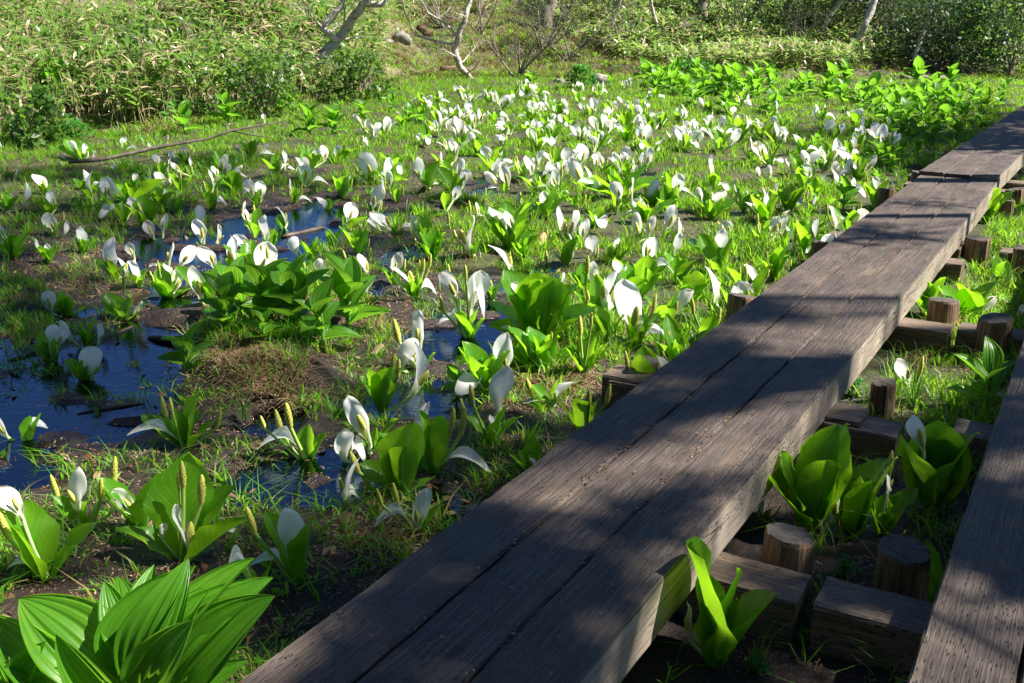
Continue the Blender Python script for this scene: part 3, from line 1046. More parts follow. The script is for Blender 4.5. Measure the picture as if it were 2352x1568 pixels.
SPECS = [
 # crop 1, the near left
 (1, 215, 1085, [(165, 925, 1.35), (310, 960)], [('R', 140, 740, 110), ('P', 8, 850, 110), ('D', 60, 1010, 60), ('E', 130, 1000, 50)]),
 (1, 370, 855, [(328, 785)], [('F', 362, 655, 150), ('P', 250, 670, 100)]),
 (1, 398, 862, [(430, 815, .8)], [('P', 500, 680, 95), ('P', 520, 595, 110), ('B', 535, 730, 80)]),
 (1, 655, 865, [(600, 750), (705, 745), (620, 830, .8)], [('F', 630, 690, 140)]),
 (1, 830, 1010, [(818, 790, 1.3), (905, 960, 1.4), (940, 850), (720, 920), (990, 900)], [('P', 875, 625, 105), ('P', 943, 690, 120), ('P', 835, 650, 80), ('R', 905, 900, 150), ('B', 730, 870, 50)]),
 (1, 985, 900, [(1000, 790, 1.2)], [('P', 1020, 720, 90), ('D', 1060, 885, 50)]),
 (1, 1375, 1105, [(1310, 960), (1400, 960)], [('F', 1335, 890, 170), ('P', 1167, 830, 110), ('D', 1190, 985, 75)]),
 (1, 850, 485, [(755, 415, 1.2), (878, 375), (920, 425), (830, 400), (790, 450)], [('P', 748, 300, 90), ('P', 1018, 355, 80), ('P', 806, 290, 60), ('D', 640, 390, 40)]),
 (1, 125, 487, [(135, 425), (160, 420, .8)], [('F', 38, 370, 100), ('D', 205, 385, 45)]),
 (1, 1415, 585, [(1415, 500), (1310, 560), (1450, 510)], [('P', 1275, 382, 95), ('P', 1352, 360, 110), ('P', 1238, 392, 60), ('D', 1215, 450, 60)]),
 (1, 1330, 1170, [(1300, 1150, .8)], [('P', 1320, 1165, 50)]),
 (1, 10, 560, [(18, 530)], []),
 (1, 1190, 1160, [(1165, 1080, 1.2), (1215, 1100)], [('D', 1090, 1010, 60)]),
 # crop 2
 (2, 290, 695, [(305, 545, 1.2), (255, 600, .9), (200, 630), (350, 650)], [('B', 210, 500, 130), ('P', 72, 555, 100), ('P', 108, 690, 95)]),
 (2, 30, 600, [(60, 570)], [('B', 22, 540, 120), ('D', 100, 500, 40)]),
 (2, 20, 760, [], [('D', 70, 680, 80), ('L', 30, 700, 110)]),
 (2, 350, 880, [(395, 820)], [('F', 358, 765, 130), ('D', 200, 785, 60), ('P', 250, 705, 95), ('P', 183, 715, 70)]),
 (2, 430, 600, [(440, 470, .9), (480, 540), (330, 500)], [('F', 410, 405, 185), ('P', 513, 355, 95), ('P', 560, 370, 115), ('D', 640, 510, 85)]),
 (2, 140, 500, [(185, 430), (110, 470)], [('F', 130, 345, 130), ('P', 102, 405, 90)]),
 (2, 680, 465, [(640, 400), (715, 385), (745, 400)], [('B', 735, 215, 130), ('P', 600, 245, 85), ('P', 560, 305, 80), ('B', 690, 340, 60)]),
 (2, 972, 295, [(978, 240), (930, 250)], [('B', 985, 190, 110), ('P', 866, 215, 90), ('D', 850, 265, 60)]),
 (2, 872, 600, [(876, 530, 1.6), (830, 560)], [('R', 905, 540, 50)]),
 # crop 3, between the walks
 (3, 150, 1490, [(130, 1215, .9), (250, 1310, 1.0), (170, 1340, .8)], [('L', 20, 1300, 110)]),
 (3, 585, 860, [(545, 690, 1.5), (650, 640, .9), (490, 730, 1.2), (620, 620, 1)], [('F', 700, 715, 170)]),
 (3, 770, 890, [(830, 700, .95), (790, 760)], []),
 (3, 905, 885, [(945, 785), (985, 770, .8), (880, 790)], [('P', 930, 560, 85), ('R', 905, 640, 90), ('L', 880, 830, 80)]),
 (3, 1130, 765, [(1175, 580, 1.4), (1130, 610), (1200, 650), (1080, 590)], [('F', 1060, 410, 130)]),
 (3, 1105, 1210, [(1065, 1080), (1180, 1150, 1.2), (1130, 1130)], []),
 (3, 370, 840, [(380, 800, .7)], [('L', 350, 765, 70), ('R', 415, 760, 70)]),
 (3, 1040, 270, [(1060, 240, .6)], [('F', 1020, 125, 100), ('P', 1062, 110, 80)]),
 (6, 1995, 785, [(2010, 690), (2050, 680), (1950, 740)], []),
 (6, 1590, 1395, [(1580, 1270, .9), (1540, 1300)], []),
 (6, 1890, 1420, [(1850, 1300), (1800, 1320), (1960, 1290), (1920, 1350)], [('B', 1975, 1350, 100)]),
 (6, 2080, 1170, [(2075, 1090, 1.1), (2110, 1120)], []),
 (6, 2200, 1440, [(2190, 1420, .7)], [('L', 2205, 1410, 70)]),
 # crop 5, the middle
 (5, 540, 1470, [(575, 1410, 1.2), (520, 1430)], [('F', 527, 1205, 180), ('P', 375, 1195, 150), ('R', 505, 1430, 100)]),
 (5, 440, 1490, [], [('B', 400, 1405, 190)]),
 (5, 868, 1305, [(880, 1195, .8), (835, 1270), (905, 1230)], [('F', 770, 905, 165), ('B', 882, 940, 160), ('D', 690, 1140, 95), ('P', 690, 1055, 105), ('P', 735, 830, 75), ('P', 852, 845, 85), ('D', 940, 960, 60)]),
 (5, 1020, 985, [(1005, 930), (1040, 930)], [('R', 1032, 850, 130)]),
 (5, 1380, 1490, [(1320, 1360, 1.1), (1390, 1370, 1.2), (1480, 1380), (1230, 1390), (1280, 1330)], [('P', 1255, 1440, 110), ('P', 1420, 1235, 60)]),
 (5, 1350, 1290, [(1290, 1120), (1350, 1050, 1.1), (1440, 1080), (1200, 1130), (1180, 1220), (1510, 1150, 1.2), (1250, 1050), (1460, 1190), (1400, 1180)], [('B', 1140, 1165, 120), ('P', 1205, 1125, 80), ('P', 1258, 920, 100), ('F', 1215, 910, 90)]),
 (5, 1640, 1490, [(1660, 1360), (1600, 1400, 1.1), (1690, 1400)], [('P', 1612, 1165, 125), ('P', 1610, 1285, 110), ('P', 1680, 1120, 80)]),
 (5, 1800, 1300, [(1770, 1180, 1.1), (1830, 1190), (1740, 1230)], []),
 (5, 1990, 1300, [(2010, 1230), (1930, 1260), (2050, 1180, .8)], [('F', 1962, 1080, 270), ('P', 2120, 1020, 130), ('D', 2180, 1195, 95), ('X', 1900, 1270, 60)]),
 (5, 1970, 1040, [(2050, 940), (1920, 940, 1.2), (1990, 900)], [('B', 1855, 920, 170), ('D', 1760, 990, 85)]),
 (5, 1650, 940, [(1610, 870), (1720, 870), (1640, 850)], [('P', 1665, 745, 115), ('F', 1735, 800, 120)]),
 (5, 495, 980, [(485, 910, 1.1), (445, 900)], [('R', 505, 770, 190), ('D', 610, 880, 75), ('P', 560, 750, 80), ('P', 603, 720, 85), ('P', 530, 745, 60)]),
 (5, 360, 890, [(325, 830), (390, 830)], [('F', 352, 725, 120), ('P', 430, 745, 70)]),
 (5, 620, 718, [(595, 625, 1.1), (655, 630), (625, 610)], [('P', 508, 600, 60), ('D', 545, 690, 45)]),
 (5, 890, 690, [(915, 635, 1.1), (880, 650)], [('L', 868, 560, 190), ('P', 775, 545, 70)]),
 (5, 1150, 655, [(1120, 520), (1210, 500), (1085, 510), (1220, 580), (1170, 540)], [('B', 1105, 385, 130), ('F', 1180, 440, 120), ('P', 1210, 300, 70)]),
 (5, 1230, 715, [(1265, 630, 1.1), (1200, 660)], []),
 (5, 1395, 440, [(1440, 360), (1420, 330)], [('F', 1390, 345, 120), ('P', 1365, 400, 80)]),
 (5, 1135, 835, [(1170, 800)], [('R', 1165, 720, 150), ('P', 1143, 690, 60)]),
 (5, 230, 440, [(225, 390, 1.1), (260, 400)], [('F', 212, 265, 130), ('P', 297, 190, 75), ('P', 270, 345, 75), ('R', 290, 220, 80)]),
 (5, 370, 540, [(378, 495), (340, 510)], [('B', 235, 485, 95), ('R', 340, 415, 130), ('P', 465, 425, 75), ('D', 480, 480, 55)]),
 (5, 120, 690, [(75, 590), (130, 600), (110, 620)], [('P', 190, 685, 60), ('P', 190, 600, 60)]),
 (5, 210, 205, [(170, 150), (325, 175), (250, 160)], [('F', 225, 85, 140), ('F', 300, 95, 120), ('D', 330, 140, 60), ('P', 108, 105, 60), ('D', 115, 165, 40)]),
 (5, 590, 225, [(620, 140, .9), (570, 160)], [('F', 543, 100, 110), ('P', 668, 60, 70), ('B', 715, 160, 85), ('D', 650, 195, 40)]),
 (5, 1110, 255, [(1100, 220, .8)], [('F', 1135, 200, 120), ('F', 1058, 165, 120), ('D', 1000, 220, 70)]),
 (5, 1360, 270, [(1290, 205), (1340, 200)], [('F', 1392, 150, 120), ('P', 1345, 195, 85)]),
 (5, 1640, 235, [(1600, 200), (1670, 200)], [('F', 1638, 150, 170), ('R', 1705, 165, 110)]),
 (5, 1480, 265, [(1500, 230)], [('F', 1468, 205, 110), ('D', 1520, 250, 60), ('P', 1490, 110, 65), ('X', 1310, 255, 50)]),
 (5, 1880, 300, [(1800, 220), (1860, 200, 1.1), (1960, 200), (2040, 200), (1900, 230), (1750, 240)], [('B', 1700, 240, 90)]),
 (5, 1570, 100, [(1600, 70)], [('F', 1558, 65, 105), ('F', 1630, 60, 110)]),
 (5, 1780, 120, [(1740, 80), (1830, 80)], [('F', 1722, 90, 80), ('F', 1780, 50, 110), ('F', 1850, 90, 90)]),
 (5, 1930, 110, [(1960, 80)], [('F', 1900, 45, 100), ('R', 1960, 75, 90)]),
 (5, 2060, 110, [(2090, 80)], [('F', 2050, 55, 100), ('L', 2010, 80, 90)]),
 (5, 2065, 455, [(2055, 390, 1.1), (2150, 370, 1.1), (2010, 400)], [('F', 2030, 320, 85), ('R', 2095, 380, 110), ('D', 1950, 380, 75)]),
 (5, 2010, 595, [(2030, 560)], [('F', 2025, 520, 125), ('L', 2100, 470, 120)]),
 (5, 2200, 555, [(2220, 520)], [('F', 2188, 470, 145)]),
 (5, 2270, 600, [(2250, 560)], [('R', 2278, 525, 100)]),
 (5, 1510, 605, [(1530, 560), (1480, 570)], [('R', 1488, 500, 180), ('L', 1548, 455, 180), ('P', 1520, 510, 80)]),
 (5, 1620, 615, [(1610, 565)], [('F', 1632, 490, 120)]),
 (5, 1530, 750, [(1500, 670), (1550, 660), (1480, 700)], [('R', 1552, 660, 120)]),
 (5, 1860, 745, [(1830, 690), (1900, 690), (1870, 680)], [('F', 1840, 600, 110), ('P', 1885, 615, 60), ('P', 1790, 690, 70)]),
 (5, 1730, 700, [], [('B', 1720, 635, 110), ('P', 1735, 700, 80)]),
 (5, 2265, 705, [(2290, 680)], [('B', 2258, 640, 105)]),
 (5, 2290, 880, [(2255, 770, .9), (2300, 800)], [('D', 2100, 740, 60)]),
 (5, 1570, 350, [(1560, 320), (1600, 330)], [('P', 1645, 315, 75)]),
 (5, 1260, 400, [(1240, 370)], [('L', 1195, 315, 110), ('D', 1290, 350, 60), ('P', 1330, 320, 50)]),
 (5, 30, 510, [(100, 460), (60, 470)], [('F', 40, 430, 150)]),
 (5, 900, 440, [(920, 420, .8)], [('P', 870, 350, 70), ('R', 935, 400, 80), ('P', 988, 410, 70), ('D', 980, 480, 40), ('P', 955, 440, 60)]),
 (5, 730, 505, [(760, 490)], [('P', 728, 430, 75), ('D', 690, 505, 40)]),
 (5, 1390, 590, [], [('P', 1393, 550, 80)]),
 (5, 1390, 740, [], [('P', 1388, 690, 80)]),
 (5, 150, 850, [(170, 810), (120, 820)], [('R', 185, 800, 120), ('F', 110, 770, 90), ('P', 30, 690, 80)]),
 (5, 150, 980, [], [('B', 165, 930, 110)]),
 # crop 4, the left middle
 (4, 1080, 600, [(1060, 580, .6)], [('F', 1040, 495, 110), ('F', 1102, 435, 120)]),
 (4, 785, 848, [(745, 780), (820, 800)], [('F', 778, 690, 150), ('R', 870, 745, 100)]),
 (4, 950, 890, [(965, 830), (985, 850)], [('B', 910, 770, 130), ('F', 915, 640, 80)]),
 (4, 1145, 1030, [(1130, 920), (1215, 980), (1180, 930, .8)], [('F', 1190, 870, 130), ('B', 1185, 800, 80), ('P', 1060, 870, 85), ('P', 1120, 800, 70), ('R', 1305, 810, 130), ('D', 1010, 1000, 60)]),
 (4, 1110, 800, [(1120, 760)], [('F', 1245, 665, 120), ('L', 1160, 680, 110), ('D', 1040, 740, 75)]),
 (4, 830, 1135, [(780, 1040), (860, 1050, 1.1), (805, 1060), (900, 1080)], [('P', 875, 860, 85), ('B', 915, 1020, 90), ('W', 950, 975, 90), ('P', 930, 1080, 60)]),
 (4, 460, 1115, [(450, 1030, 1.2), (515, 1070), (380, 1080)], [('F', 325, 970, 130)]),
 (4, 370, 1405, [(335, 1310), (400, 1330), (295, 1340)], [('B', 370, 1185, 120), ('F', 425, 1215, 110)]),
 (4, 605, 1335, [(592, 1240, 1.1), (630, 1270)], [('L', 500, 1180, 110), ('R', 690, 1200, 110)]),
 (4, 580, 1548, [(525, 1475, 1.1), (640, 1480), (585, 1470)], [('B', 650, 1405, 150), ('F', 598, 1430, 130)]),
 (4, 100, 710, [(70, 620, 1.1), (140, 660), (40, 640)], [('B', 68, 445, 110), ('F', 30, 470, 80)]),
 (4, 330, 738, [(305, 680), (350, 690)], [('F', 330, 640, 90), ('L', 290, 610, 80)]),
 (4, 570, 668, [(550, 610), (590, 620)], [('B', 560, 530, 120), ('L', 530, 570, 80)]),
 (4, 370, 560, [(340, 500), (390, 510)], [('F', 368, 480, 90), ('B', 455, 490, 95), ('P', 450, 420, 60)]),
 (4, 340, 410, [(340, 365), (370, 370)], [('R', 385, 290, 95)]),
 (4, 60, 380, [(50, 320, 1.1), (90, 330), (20, 340)], [('R', 178, 300, 110), ('F', 90, 290, 70), ('P', 30, 300, 60)]),
 (4, 310, 278, [(290, 235), (330, 240)], [('R', 318, 210, 110)]),
 (4, 900, 340, [(870, 270, 1.1), (940, 260), (1000, 290), (850, 310), (1010, 240), (930, 300)], [('F', 930, 145, 70), ('D', 770, 255, 50)]),
 (4, 1090, 370, [(1080, 300, 1.1), (1130, 310)], [('R', 1150, 300, 90)]),
 (4, 1210, 405, [(1230, 340, 1.2), (1180, 365)], []),
 (4, 1440, 385, [(1440, 320), (1460, 330, .8)], [('D', 1520, 310, 60), ('P', 1475, 260, 65)]),
 (4, 1380, 650, [(1360, 625, .6)], [('F', 1375, 525, 140), ('R', 1475, 550, 120)]),
 (4, 1370, 500, [], [('B', 1370, 430, 110)]),
 (4, 1560, 800, [(1600, 740), (1630, 720, .8)], [('F', 1543, 635, 130), ('F', 1435, 715, 120)]),
 (4, 1830, 680, [(1840, 590, 1.1), (1800, 640)], [('B', 1820, 480, 150), ('F', 1665, 560, 100), ('W', 1750, 620, 80)]),
 (4, 1930, 550, [(1920, 495), (1900, 510)], [('R', 1948, 410, 105)]),
 (4, 1600, 268, [(1560, 200), (1600, 190), (1520, 220)], [('P', 1630, 150, 65)]),
 (4, 1740, 358, [(1715, 310), (1745, 300)], [('F', 1715, 225, 90), ('F', 1780, 235, 90), ('P', 1865, 240, 55), ('D', 1660, 220, 50)]),
 (4, 1990, 338, [(1980, 285), (2000, 290)], [('L', 1978, 210, 80), ('P', 2050, 230, 60), ('D', 2080, 290, 60)]),
 (4, 2225, 410, [(2260, 365)], [('B', 2210, 320, 95)]),
 (4, 2110, 710, [(2085, 655), (2150, 660), (2120, 640)], [('P', 2010, 690, 60), ('B', 2000, 745, 90)]),
 (4, 2250, 620, [(2240, 570, 1.1), (2280, 570)], []),
 (4, 570, 250, [(545, 210)], [('B', 595, 215, 70), ('B', 635, 265, 50)]),
 (4, 2190, 860, [], [('B', 2170, 830, 90), ('P', 2065, 745, 70)]),
 # crop 6, by the far boards
 (6, 380, 1228, [(340, 1150, 1.2), (425, 1140, 1.1), (360, 1170)], [('P', 375, 1110, 65)]),
 (6, 600, 1165, [(625, 1060, .9), (570, 1100)], [('P', 538, 1000, 50)]),
 (6, 40, 1345, [(85, 1250, 1.1), (50, 1220), (10, 1260)], []),
 (6, 215, 1035, [(120, 980), (190, 1010)], [('F', 210, 985, 75), ('R', 255, 965, 80), ('P', 270, 880, 60)]),
 (6, 330, 1000, [], [('R', 320, 950, 80)]),
 (6, 780, 910, [(750, 850), (850, 850, 1.1), (795, 830), (890, 860)], [('F', 810, 790, 70), ('P', 745, 880, 60)]),
 (6, 590, 870, [(570, 820), (610, 820)], [('F', 582, 800, 80), ('F', 662, 780, 70), ('L', 680, 715, 65), ('P', 655, 740, 50)]),
 (6, 190, 770, [(150, 710), (265, 700), (205, 700)], [('R', 180, 620, 70)]),
 (6, 1125, 765, [(1100, 740, .8)], [('D', 1180, 715, 50), ('P', 1115, 710, 55)]),
 (6, 1000, 850, [], [('P', 988, 730, 60), ('P', 940, 690, 65), ('P', 1000, 820, 60)]),
 (6, 740, 690, [(715, 650)], [('F', 758, 610, 70), ('P', 820, 600, 55), ('P', 795, 620, 50)]),
 (6, 870, 620, [(845, 575, 1.1), (895, 580), (870, 560)], []),
 (6, 1005, 500, [], [('F', 1000, 450, 80), ('R', 1058, 455, 70)]),
 (6, 640, 620, [(600, 590)], [('R', 672, 570, 90), ('L', 610, 540, 80)]),
 (6, 560, 520, [], [('F', 572, 462, 90), ('L', 490, 475, 80)]),
 (6, 500, 655, [(470, 620), (510, 620)], [('R', 552, 635, 80), ('R', 455, 630, 60)]),
 (6, 320, 890, [], [('F', 310, 830, 75), ('P', 360, 835, 50)]),
 (6, 120, 640, [], [('R', 45, 550, 70)]),
 (6, 970, 560, [], [('F', 950, 540, 80), ('R', 1010, 545, 70)]),
 (6, 850, 720, [(840, 690)], [('B', 860, 640, 80)]),
 # crop 7, the far left
 (7, 380, 740, [(345, 690), (330, 700)], [('F', 362, 672, 65), ('R', 390, 705, 55), ('B', 440, 700, 40), ('B', 285, 725, 35)]),
 (7, 770, 655, [], [('F', 765, 625, 30)]),
 (7, 565, 680, [], [('F', 558, 640, 40)]),
 (7, 640, 700, [], [('D', 600, 668, 25), ('F', 690, 665, 35)]),
 (7, 855, 760, [(850, 725), (840, 730)], [('F', 860, 680, 45), ('B', 800, 700, 40), ('B', 810, 742, 35)]),
 (7, 1150, 730, [(1150, 690), (1165, 685), (1130, 690)], [('F', 1090, 675, 40), ('F', 1205, 675, 65), ('D', 1250, 720, 35), ('P', 1250, 690, 40)]),
 (7, 1025, 790, [(1010, 740), (1045, 745)], [('B', 1090, 765, 40)]),
 (7, 1430, 770, [(1410, 725), (1445, 730)], [('F', 1438, 700, 60), ('F', 1490, 700, 55), ('R', 1435, 755, 45)]),
 (7, 1545, 740, [(1595, 700), (1580, 705)], [('F', 1540, 690, 65), ('D', 1510, 795, 30)]),
 (7, 1660, 690, [], [('D', 1680, 640, 60), ('F', 1730, 600, 50)]),
 (7, 60, 830, [], [('F', 70, 785, 45)]),
 (7, 10, 690, [], [('F', 8, 665, 35)]),
 (7, 520, 790, [], [('B', 520, 755, 35)]),
 (7, 640, 840, [(660, 810)], [('R', 628, 800, 40)]),
 (7, 1210, 560, [], [('F', 1213, 530, 35)]),
 (7, 1040, 600, [], [('B', 1042, 572, 28)]),
]
for s in SPECS:
    spec(*s)


# the crowded far flower bed: random plants, thickest where the photograph is whitest
def far_density(px, py):
    w = math.exp(-((px - 1450) / 420) ** 2) * math.exp(-((py - 300) / 95) ** 2)
    w += .22 * (py > 270) * (px > 1000)
    w += .5 * math.exp(-((px - 1150) / 200) ** 2) * math.exp(-((py - 235) / 40) ** 2)
    return w


n_far = 0
tries = 0
while n_far < 182 and tries < 9000:
    tries += 1
    px = random.uniform(820, 2060); py = random.uniform(205, 560)
    if n_far >= 152:
        w_ = walk(random.uniform(-3.0, -1.8), random.uniform(3.4, 10.5)); px, py = (float(q[0]) for q in project(np.array([w_.x]), np.array([w_.y]), 0.02))
    elif n_far >= 128: px, py = random.uniform(200, 1500), random.uniform(400, 700)
    elif random.random() > far_density(px, py): continue
    g_ = G(px, py, .03)
    if any((g_[0] - a) ** 2 + (g_[1] - b) ** 2 < .26 ** 2 for a, b in PLANTS): continue
    g = ground_at(px, py)
    if any((g.x - a) ** 2 + (g.y - b) ** 2 < (.30 if n_far < 128 else .38) ** 2 for a, b in PLANTS): continue
    u, v = walk_uv(g.x, g.y)
    if u > -1.75 or (n_far >= 128 and g.z < .005): continue
    nl = random.choice([2, 3, 3, 4, 5, 6, 7]); nf = random.choice([2, 2, 3, 3, 4, 5, 6]) if py < 430 else random.choice([0, 1, 1, 2, 2])
    LV = []
    a0 = random.random() * 6.28
    for i in range(nl):
        a = a0 + i * 6.28 / max(nl, 1) + random.uniform(-.5, .5); h = random.uniform(.14, .30); sp = random.uniform(.15, .6) * h
        LV.append((math.cos(a) * sp, math.sin(a) * sp, h, random.uniform(.8, 1.2)))
    FL = []
    for i in range(nf):
        a = random.random() * 6.28; q = random.uniform(.02, .19)
        k = random.choice('FFFFFBLLRRRDDD')
        if k == 'D':
            FL.append(('D', math.cos(a) * .18, math.sin(a) * .18, random.uniform(.08, .16), .11))
        else:
            FL.append((k, math.cos(a) * q, math.sin(a) * q, random.uniform(.15, .26), random.uniform(.17, .25)))
    for i in range(random.choice([0, 0, 1, 1, 2])):
        a = random.random() * 6.28
        FL.append(('P', math.cos(a) * .1, math.sin(a) * .1, random.uniform(.12, .26), .09))
    cabbage(g, LV, FL)
    n_far += 1


# ------------------------------------------------------------------ false hellebores
def hell_words(p, H, n):
    size = 'tall' if H > .42 else 'small' if H < .2 else 'mid-sized'
    return '%s false hellebore with %s pleated leaves %s' % (size, NUM[min(n, 15)], place_words(p))


def hellebore(px, py, hpx, n=7, spread=1.0, seed=0):
    g = ground_at(px, py)
    zc = g.y * CP - (g.z - CAMH) * SP
    H = 1.12 * hpx * zc / F / math.cos(PITCH + math.atan((py - CY) / F))
    rr = random.Random(seed + int(px * 7 + py))
    root = thing('false_hellebore', g, hell_words(g, H, n), 'false hellebore', 'false hellebores of the marsh', rz=rr.random() * 6.28)
    place_stalk(root, ST_S, (0, 0, -.02), (0, 0, H * .62), H * .035, 'stem')
    for i in range(n):
        f = i / max(1, n - 1)
        a = i * 2.3 + rr.uniform(-.4, .4)
        z0 = H * (.10 + .48 * f)
        L = H * rr.uniform(.56, .76) * (1.05 - .15 * f)
        el = R(28 + 47 * f + rr.uniform(-8, 8)) / max(.6, spread)
        d = Vector((math.cos(a) * math.cos(el), math.sin(a) * math.cos(el), math.sin(el))) * L
        o = Vector((0, 0, z0))
        place_leaf(root, HL, o, o + d, Vector((math.cos(a), math.sin(a), 0)), rr.uniform(1.1, 1.55))
    PLANTS.append((g.x, g.y))
    return root


ST_S = stalk_meshes(M['stem'], 'hellebore_stem')
HB = []
def hb(crop, x, y, h, n=7, sp=1.0):
    ox, oy, k = CROPS[crop]
    hellebore(x * k + ox, y * k + oy, h * k, n, sp)


for q in [(4, 1540, 1200, 340, 9), (4, 1790, 1140, 380, 8), (4, 2000, 1190, 420, 9), (4, 2185, 1290, 330, 7), (4, 1790, 1260, 190, 6), (4, 1640, 1100, 330, 7),
          (4, 1290, 1510, 320, 6), (5, 60, 1200, 430, 8), (2, 530, 245, 120, 5), (3, 1390, 310, 250, 6),
          (6, 1060, 700, 180, 8), (6, 1270, 550, 110, 7), (6, 1290, 420, 150, 9), (6, 1210, 400, 110, 6), (6, 860, 345, 120, 6), (6, 1380, 440, 120, 7),
          (7, 245, 475, 185, 9), (7, 445, 500, 95, 7), (7, 845, 610, 130, 7), (7, 1045, 570, 135, 7), (7, 1280, 520, 110, 7), (7, 1345, 520, 85, 6),
          (7, 1420, 620, 125, 8), (7, 1530, 615, 120, 8), (7, 1880, 575, 95, 7), (7, 1660, 540, 80, 6), (7, 1790, 510, 80, 6), (7, 1930, 570, 80, 6),
          (8, 75, 405, 75, 7), (8, 650, 430, 105, 8), (8, 730, 440, 100, 8), (8, 940, 430, 120, 9), (8, 1020, 430, 125, 9), (8, 1100, 440, 120, 8), (8, 1190, 430, 90, 7),
          (8, 1330, 440, 95, 8), (8, 1440, 470, 105, 8), (8, 1510, 480, 110, 8), (8, 1590, 490, 105, 8), (8, 1690, 510, 100, 8), (8, 1770, 510, 105, 8), (8, 1860, 500, 100, 8),
          (8, 1950, 510, 100, 8), (8, 2040, 505, 100, 8), (8, 2120, 470, 85, 7), (8, 1640, 460, 90, 7), (8, 1740, 450, 80, 7), (8, 1880, 440, 80, 7),
          (8, 1720, 580, 100, 8), (8, 1800, 575, 100, 8), (8, 1890, 570, 100, 8), (8, 1980, 590, 95, 8), (8, 2070, 560, 90, 8), (8, 2170, 500, 80, 7), (8, 2260, 440, 70, 7),
          (8, 1730, 660, 95, 8), (8, 1830, 655, 95, 8), (8, 1930, 660, 90, 7), (8, 2040, 640, 80, 7), (8, 1670, 760, 110, 8), (8, 1780, 740, 90, 7), (8, 1860, 720, 80, 7),
          (8, 2150, 580, 70, 6), (8, 2240, 500, 65, 6), (8, 440, 400, 60, 6), (8, 1400, 680, 70, 6)]:
    hb(*q)

rh = random.Random(21)
for i in range(62):
    px, py = rh.uniform(1480, 2230), rh.uniform(186, 262)
    if i > 40: px, py = rh.uniform(1960, 2260), rh.uniform(255, 345)
    g = ground_at(px, py)
    if walk_uv(g.x, g.y)[0] > -2.0 or any((g.x - a) ** 2 + (g.y - b) ** 2 < .25 ** 2 for a, b in PLANTS): continue
    hellebore(px, py, rh.uniform(38, 58), rh.choice([6, 7, 8, 9]), 1.0, i)

# the big hellebores in the near corner, leaf by leaf (tips given on the sheet, depth chosen by hand)
def corner_hellebore(bx, by, leaves, label):
    g = ground_at(bx * .5, by * .5 + 784)
    zc = g.y * CP - (g.z - CAMH) * SP
    mpp = zc / F * .5
    vs = mpp / math.cos(PITCH + math.atan((by * .5 + 784 - CY) / F))
    td = math.tan(PITCH + math.atan((by * .5) / F))
    root = thing('false_hellebore', g, label, 'false hellebore', 'false hellebores of the marsh')
    place_stalk(root, ST_S, (0, 0, -.02), (0, 0, .14), .013, 'stem')
    for (ax, ay, tx, ty, dy, w, k) in leaves:
        a = Vector(((ax - bx) * mpp, dy * .25, (by - ay) * vs - dy * .25 * td))
        a.z = max(a.z, .0)
        t = Vector(((tx - bx) * mpp, dy, (by - ty) * vs - dy * td))
        out = Vector(((t.x - a.x) * .9, .22, -.02))
        place_leaf(root, HL, a, t, out, w, k)
    PLANTS.append((g.x, g.y))


corner_hellebore(640, 1680, [
    (560, 1600, 150, 1160, .05, 1.15, 0), (420, 1640, -40, 1290, -.02, .8, 1), (560, 1560, 790, 1060, .06, .85, 2), (640, 1600, 835, 1165, -.04, 1.15, 3),
    (700, 1640, 885, 1370, -.12, 1.1, 4), (760, 1560, 1115, 1045, .10, .95, 5), (800, 1620, 1175, 1165, .02, 1.05, 6), (740, 1500, 1040, 955, .16, .55, 2),
    (640, 1500, 520, 1040, .16, .9, 3), (600, 1480, 460, 1110, .12, .7, 0), (640, 1480, 590, 1000, .20, .8, 5), (800, 1660, 1105, 1480, -.02, .7, 1),
    (560, 1660, 400, 1460, -.14, .9, 4), (700, 1540, 900, 1130, .09, .8, 6)],
    'huge false hellebore with broad pleated leaves in front of the pool and planks')
corner_hellebore(90, 1700, [(90, 1640, 215, 1440, -.05, .8, 2), (90, 1640, -60, 1400, .03, .9, 3), (110, 1640, 140, 1390, .06, .8, 5), (130, 1660, 300, 1560, -.1, .7, 1), (60, 1650, 20, 1460, -.1, .9, 6)],
    'dark false hellebore crowded against the huge one')


# ------------------------------------------------------------------ grass and litter (uncountable ground cover)
DECK_SKIP = lambda u, v: ((u > -1.66) & (u < -.80) & (v < 26)) | ((u > -.25) & (u < .7))


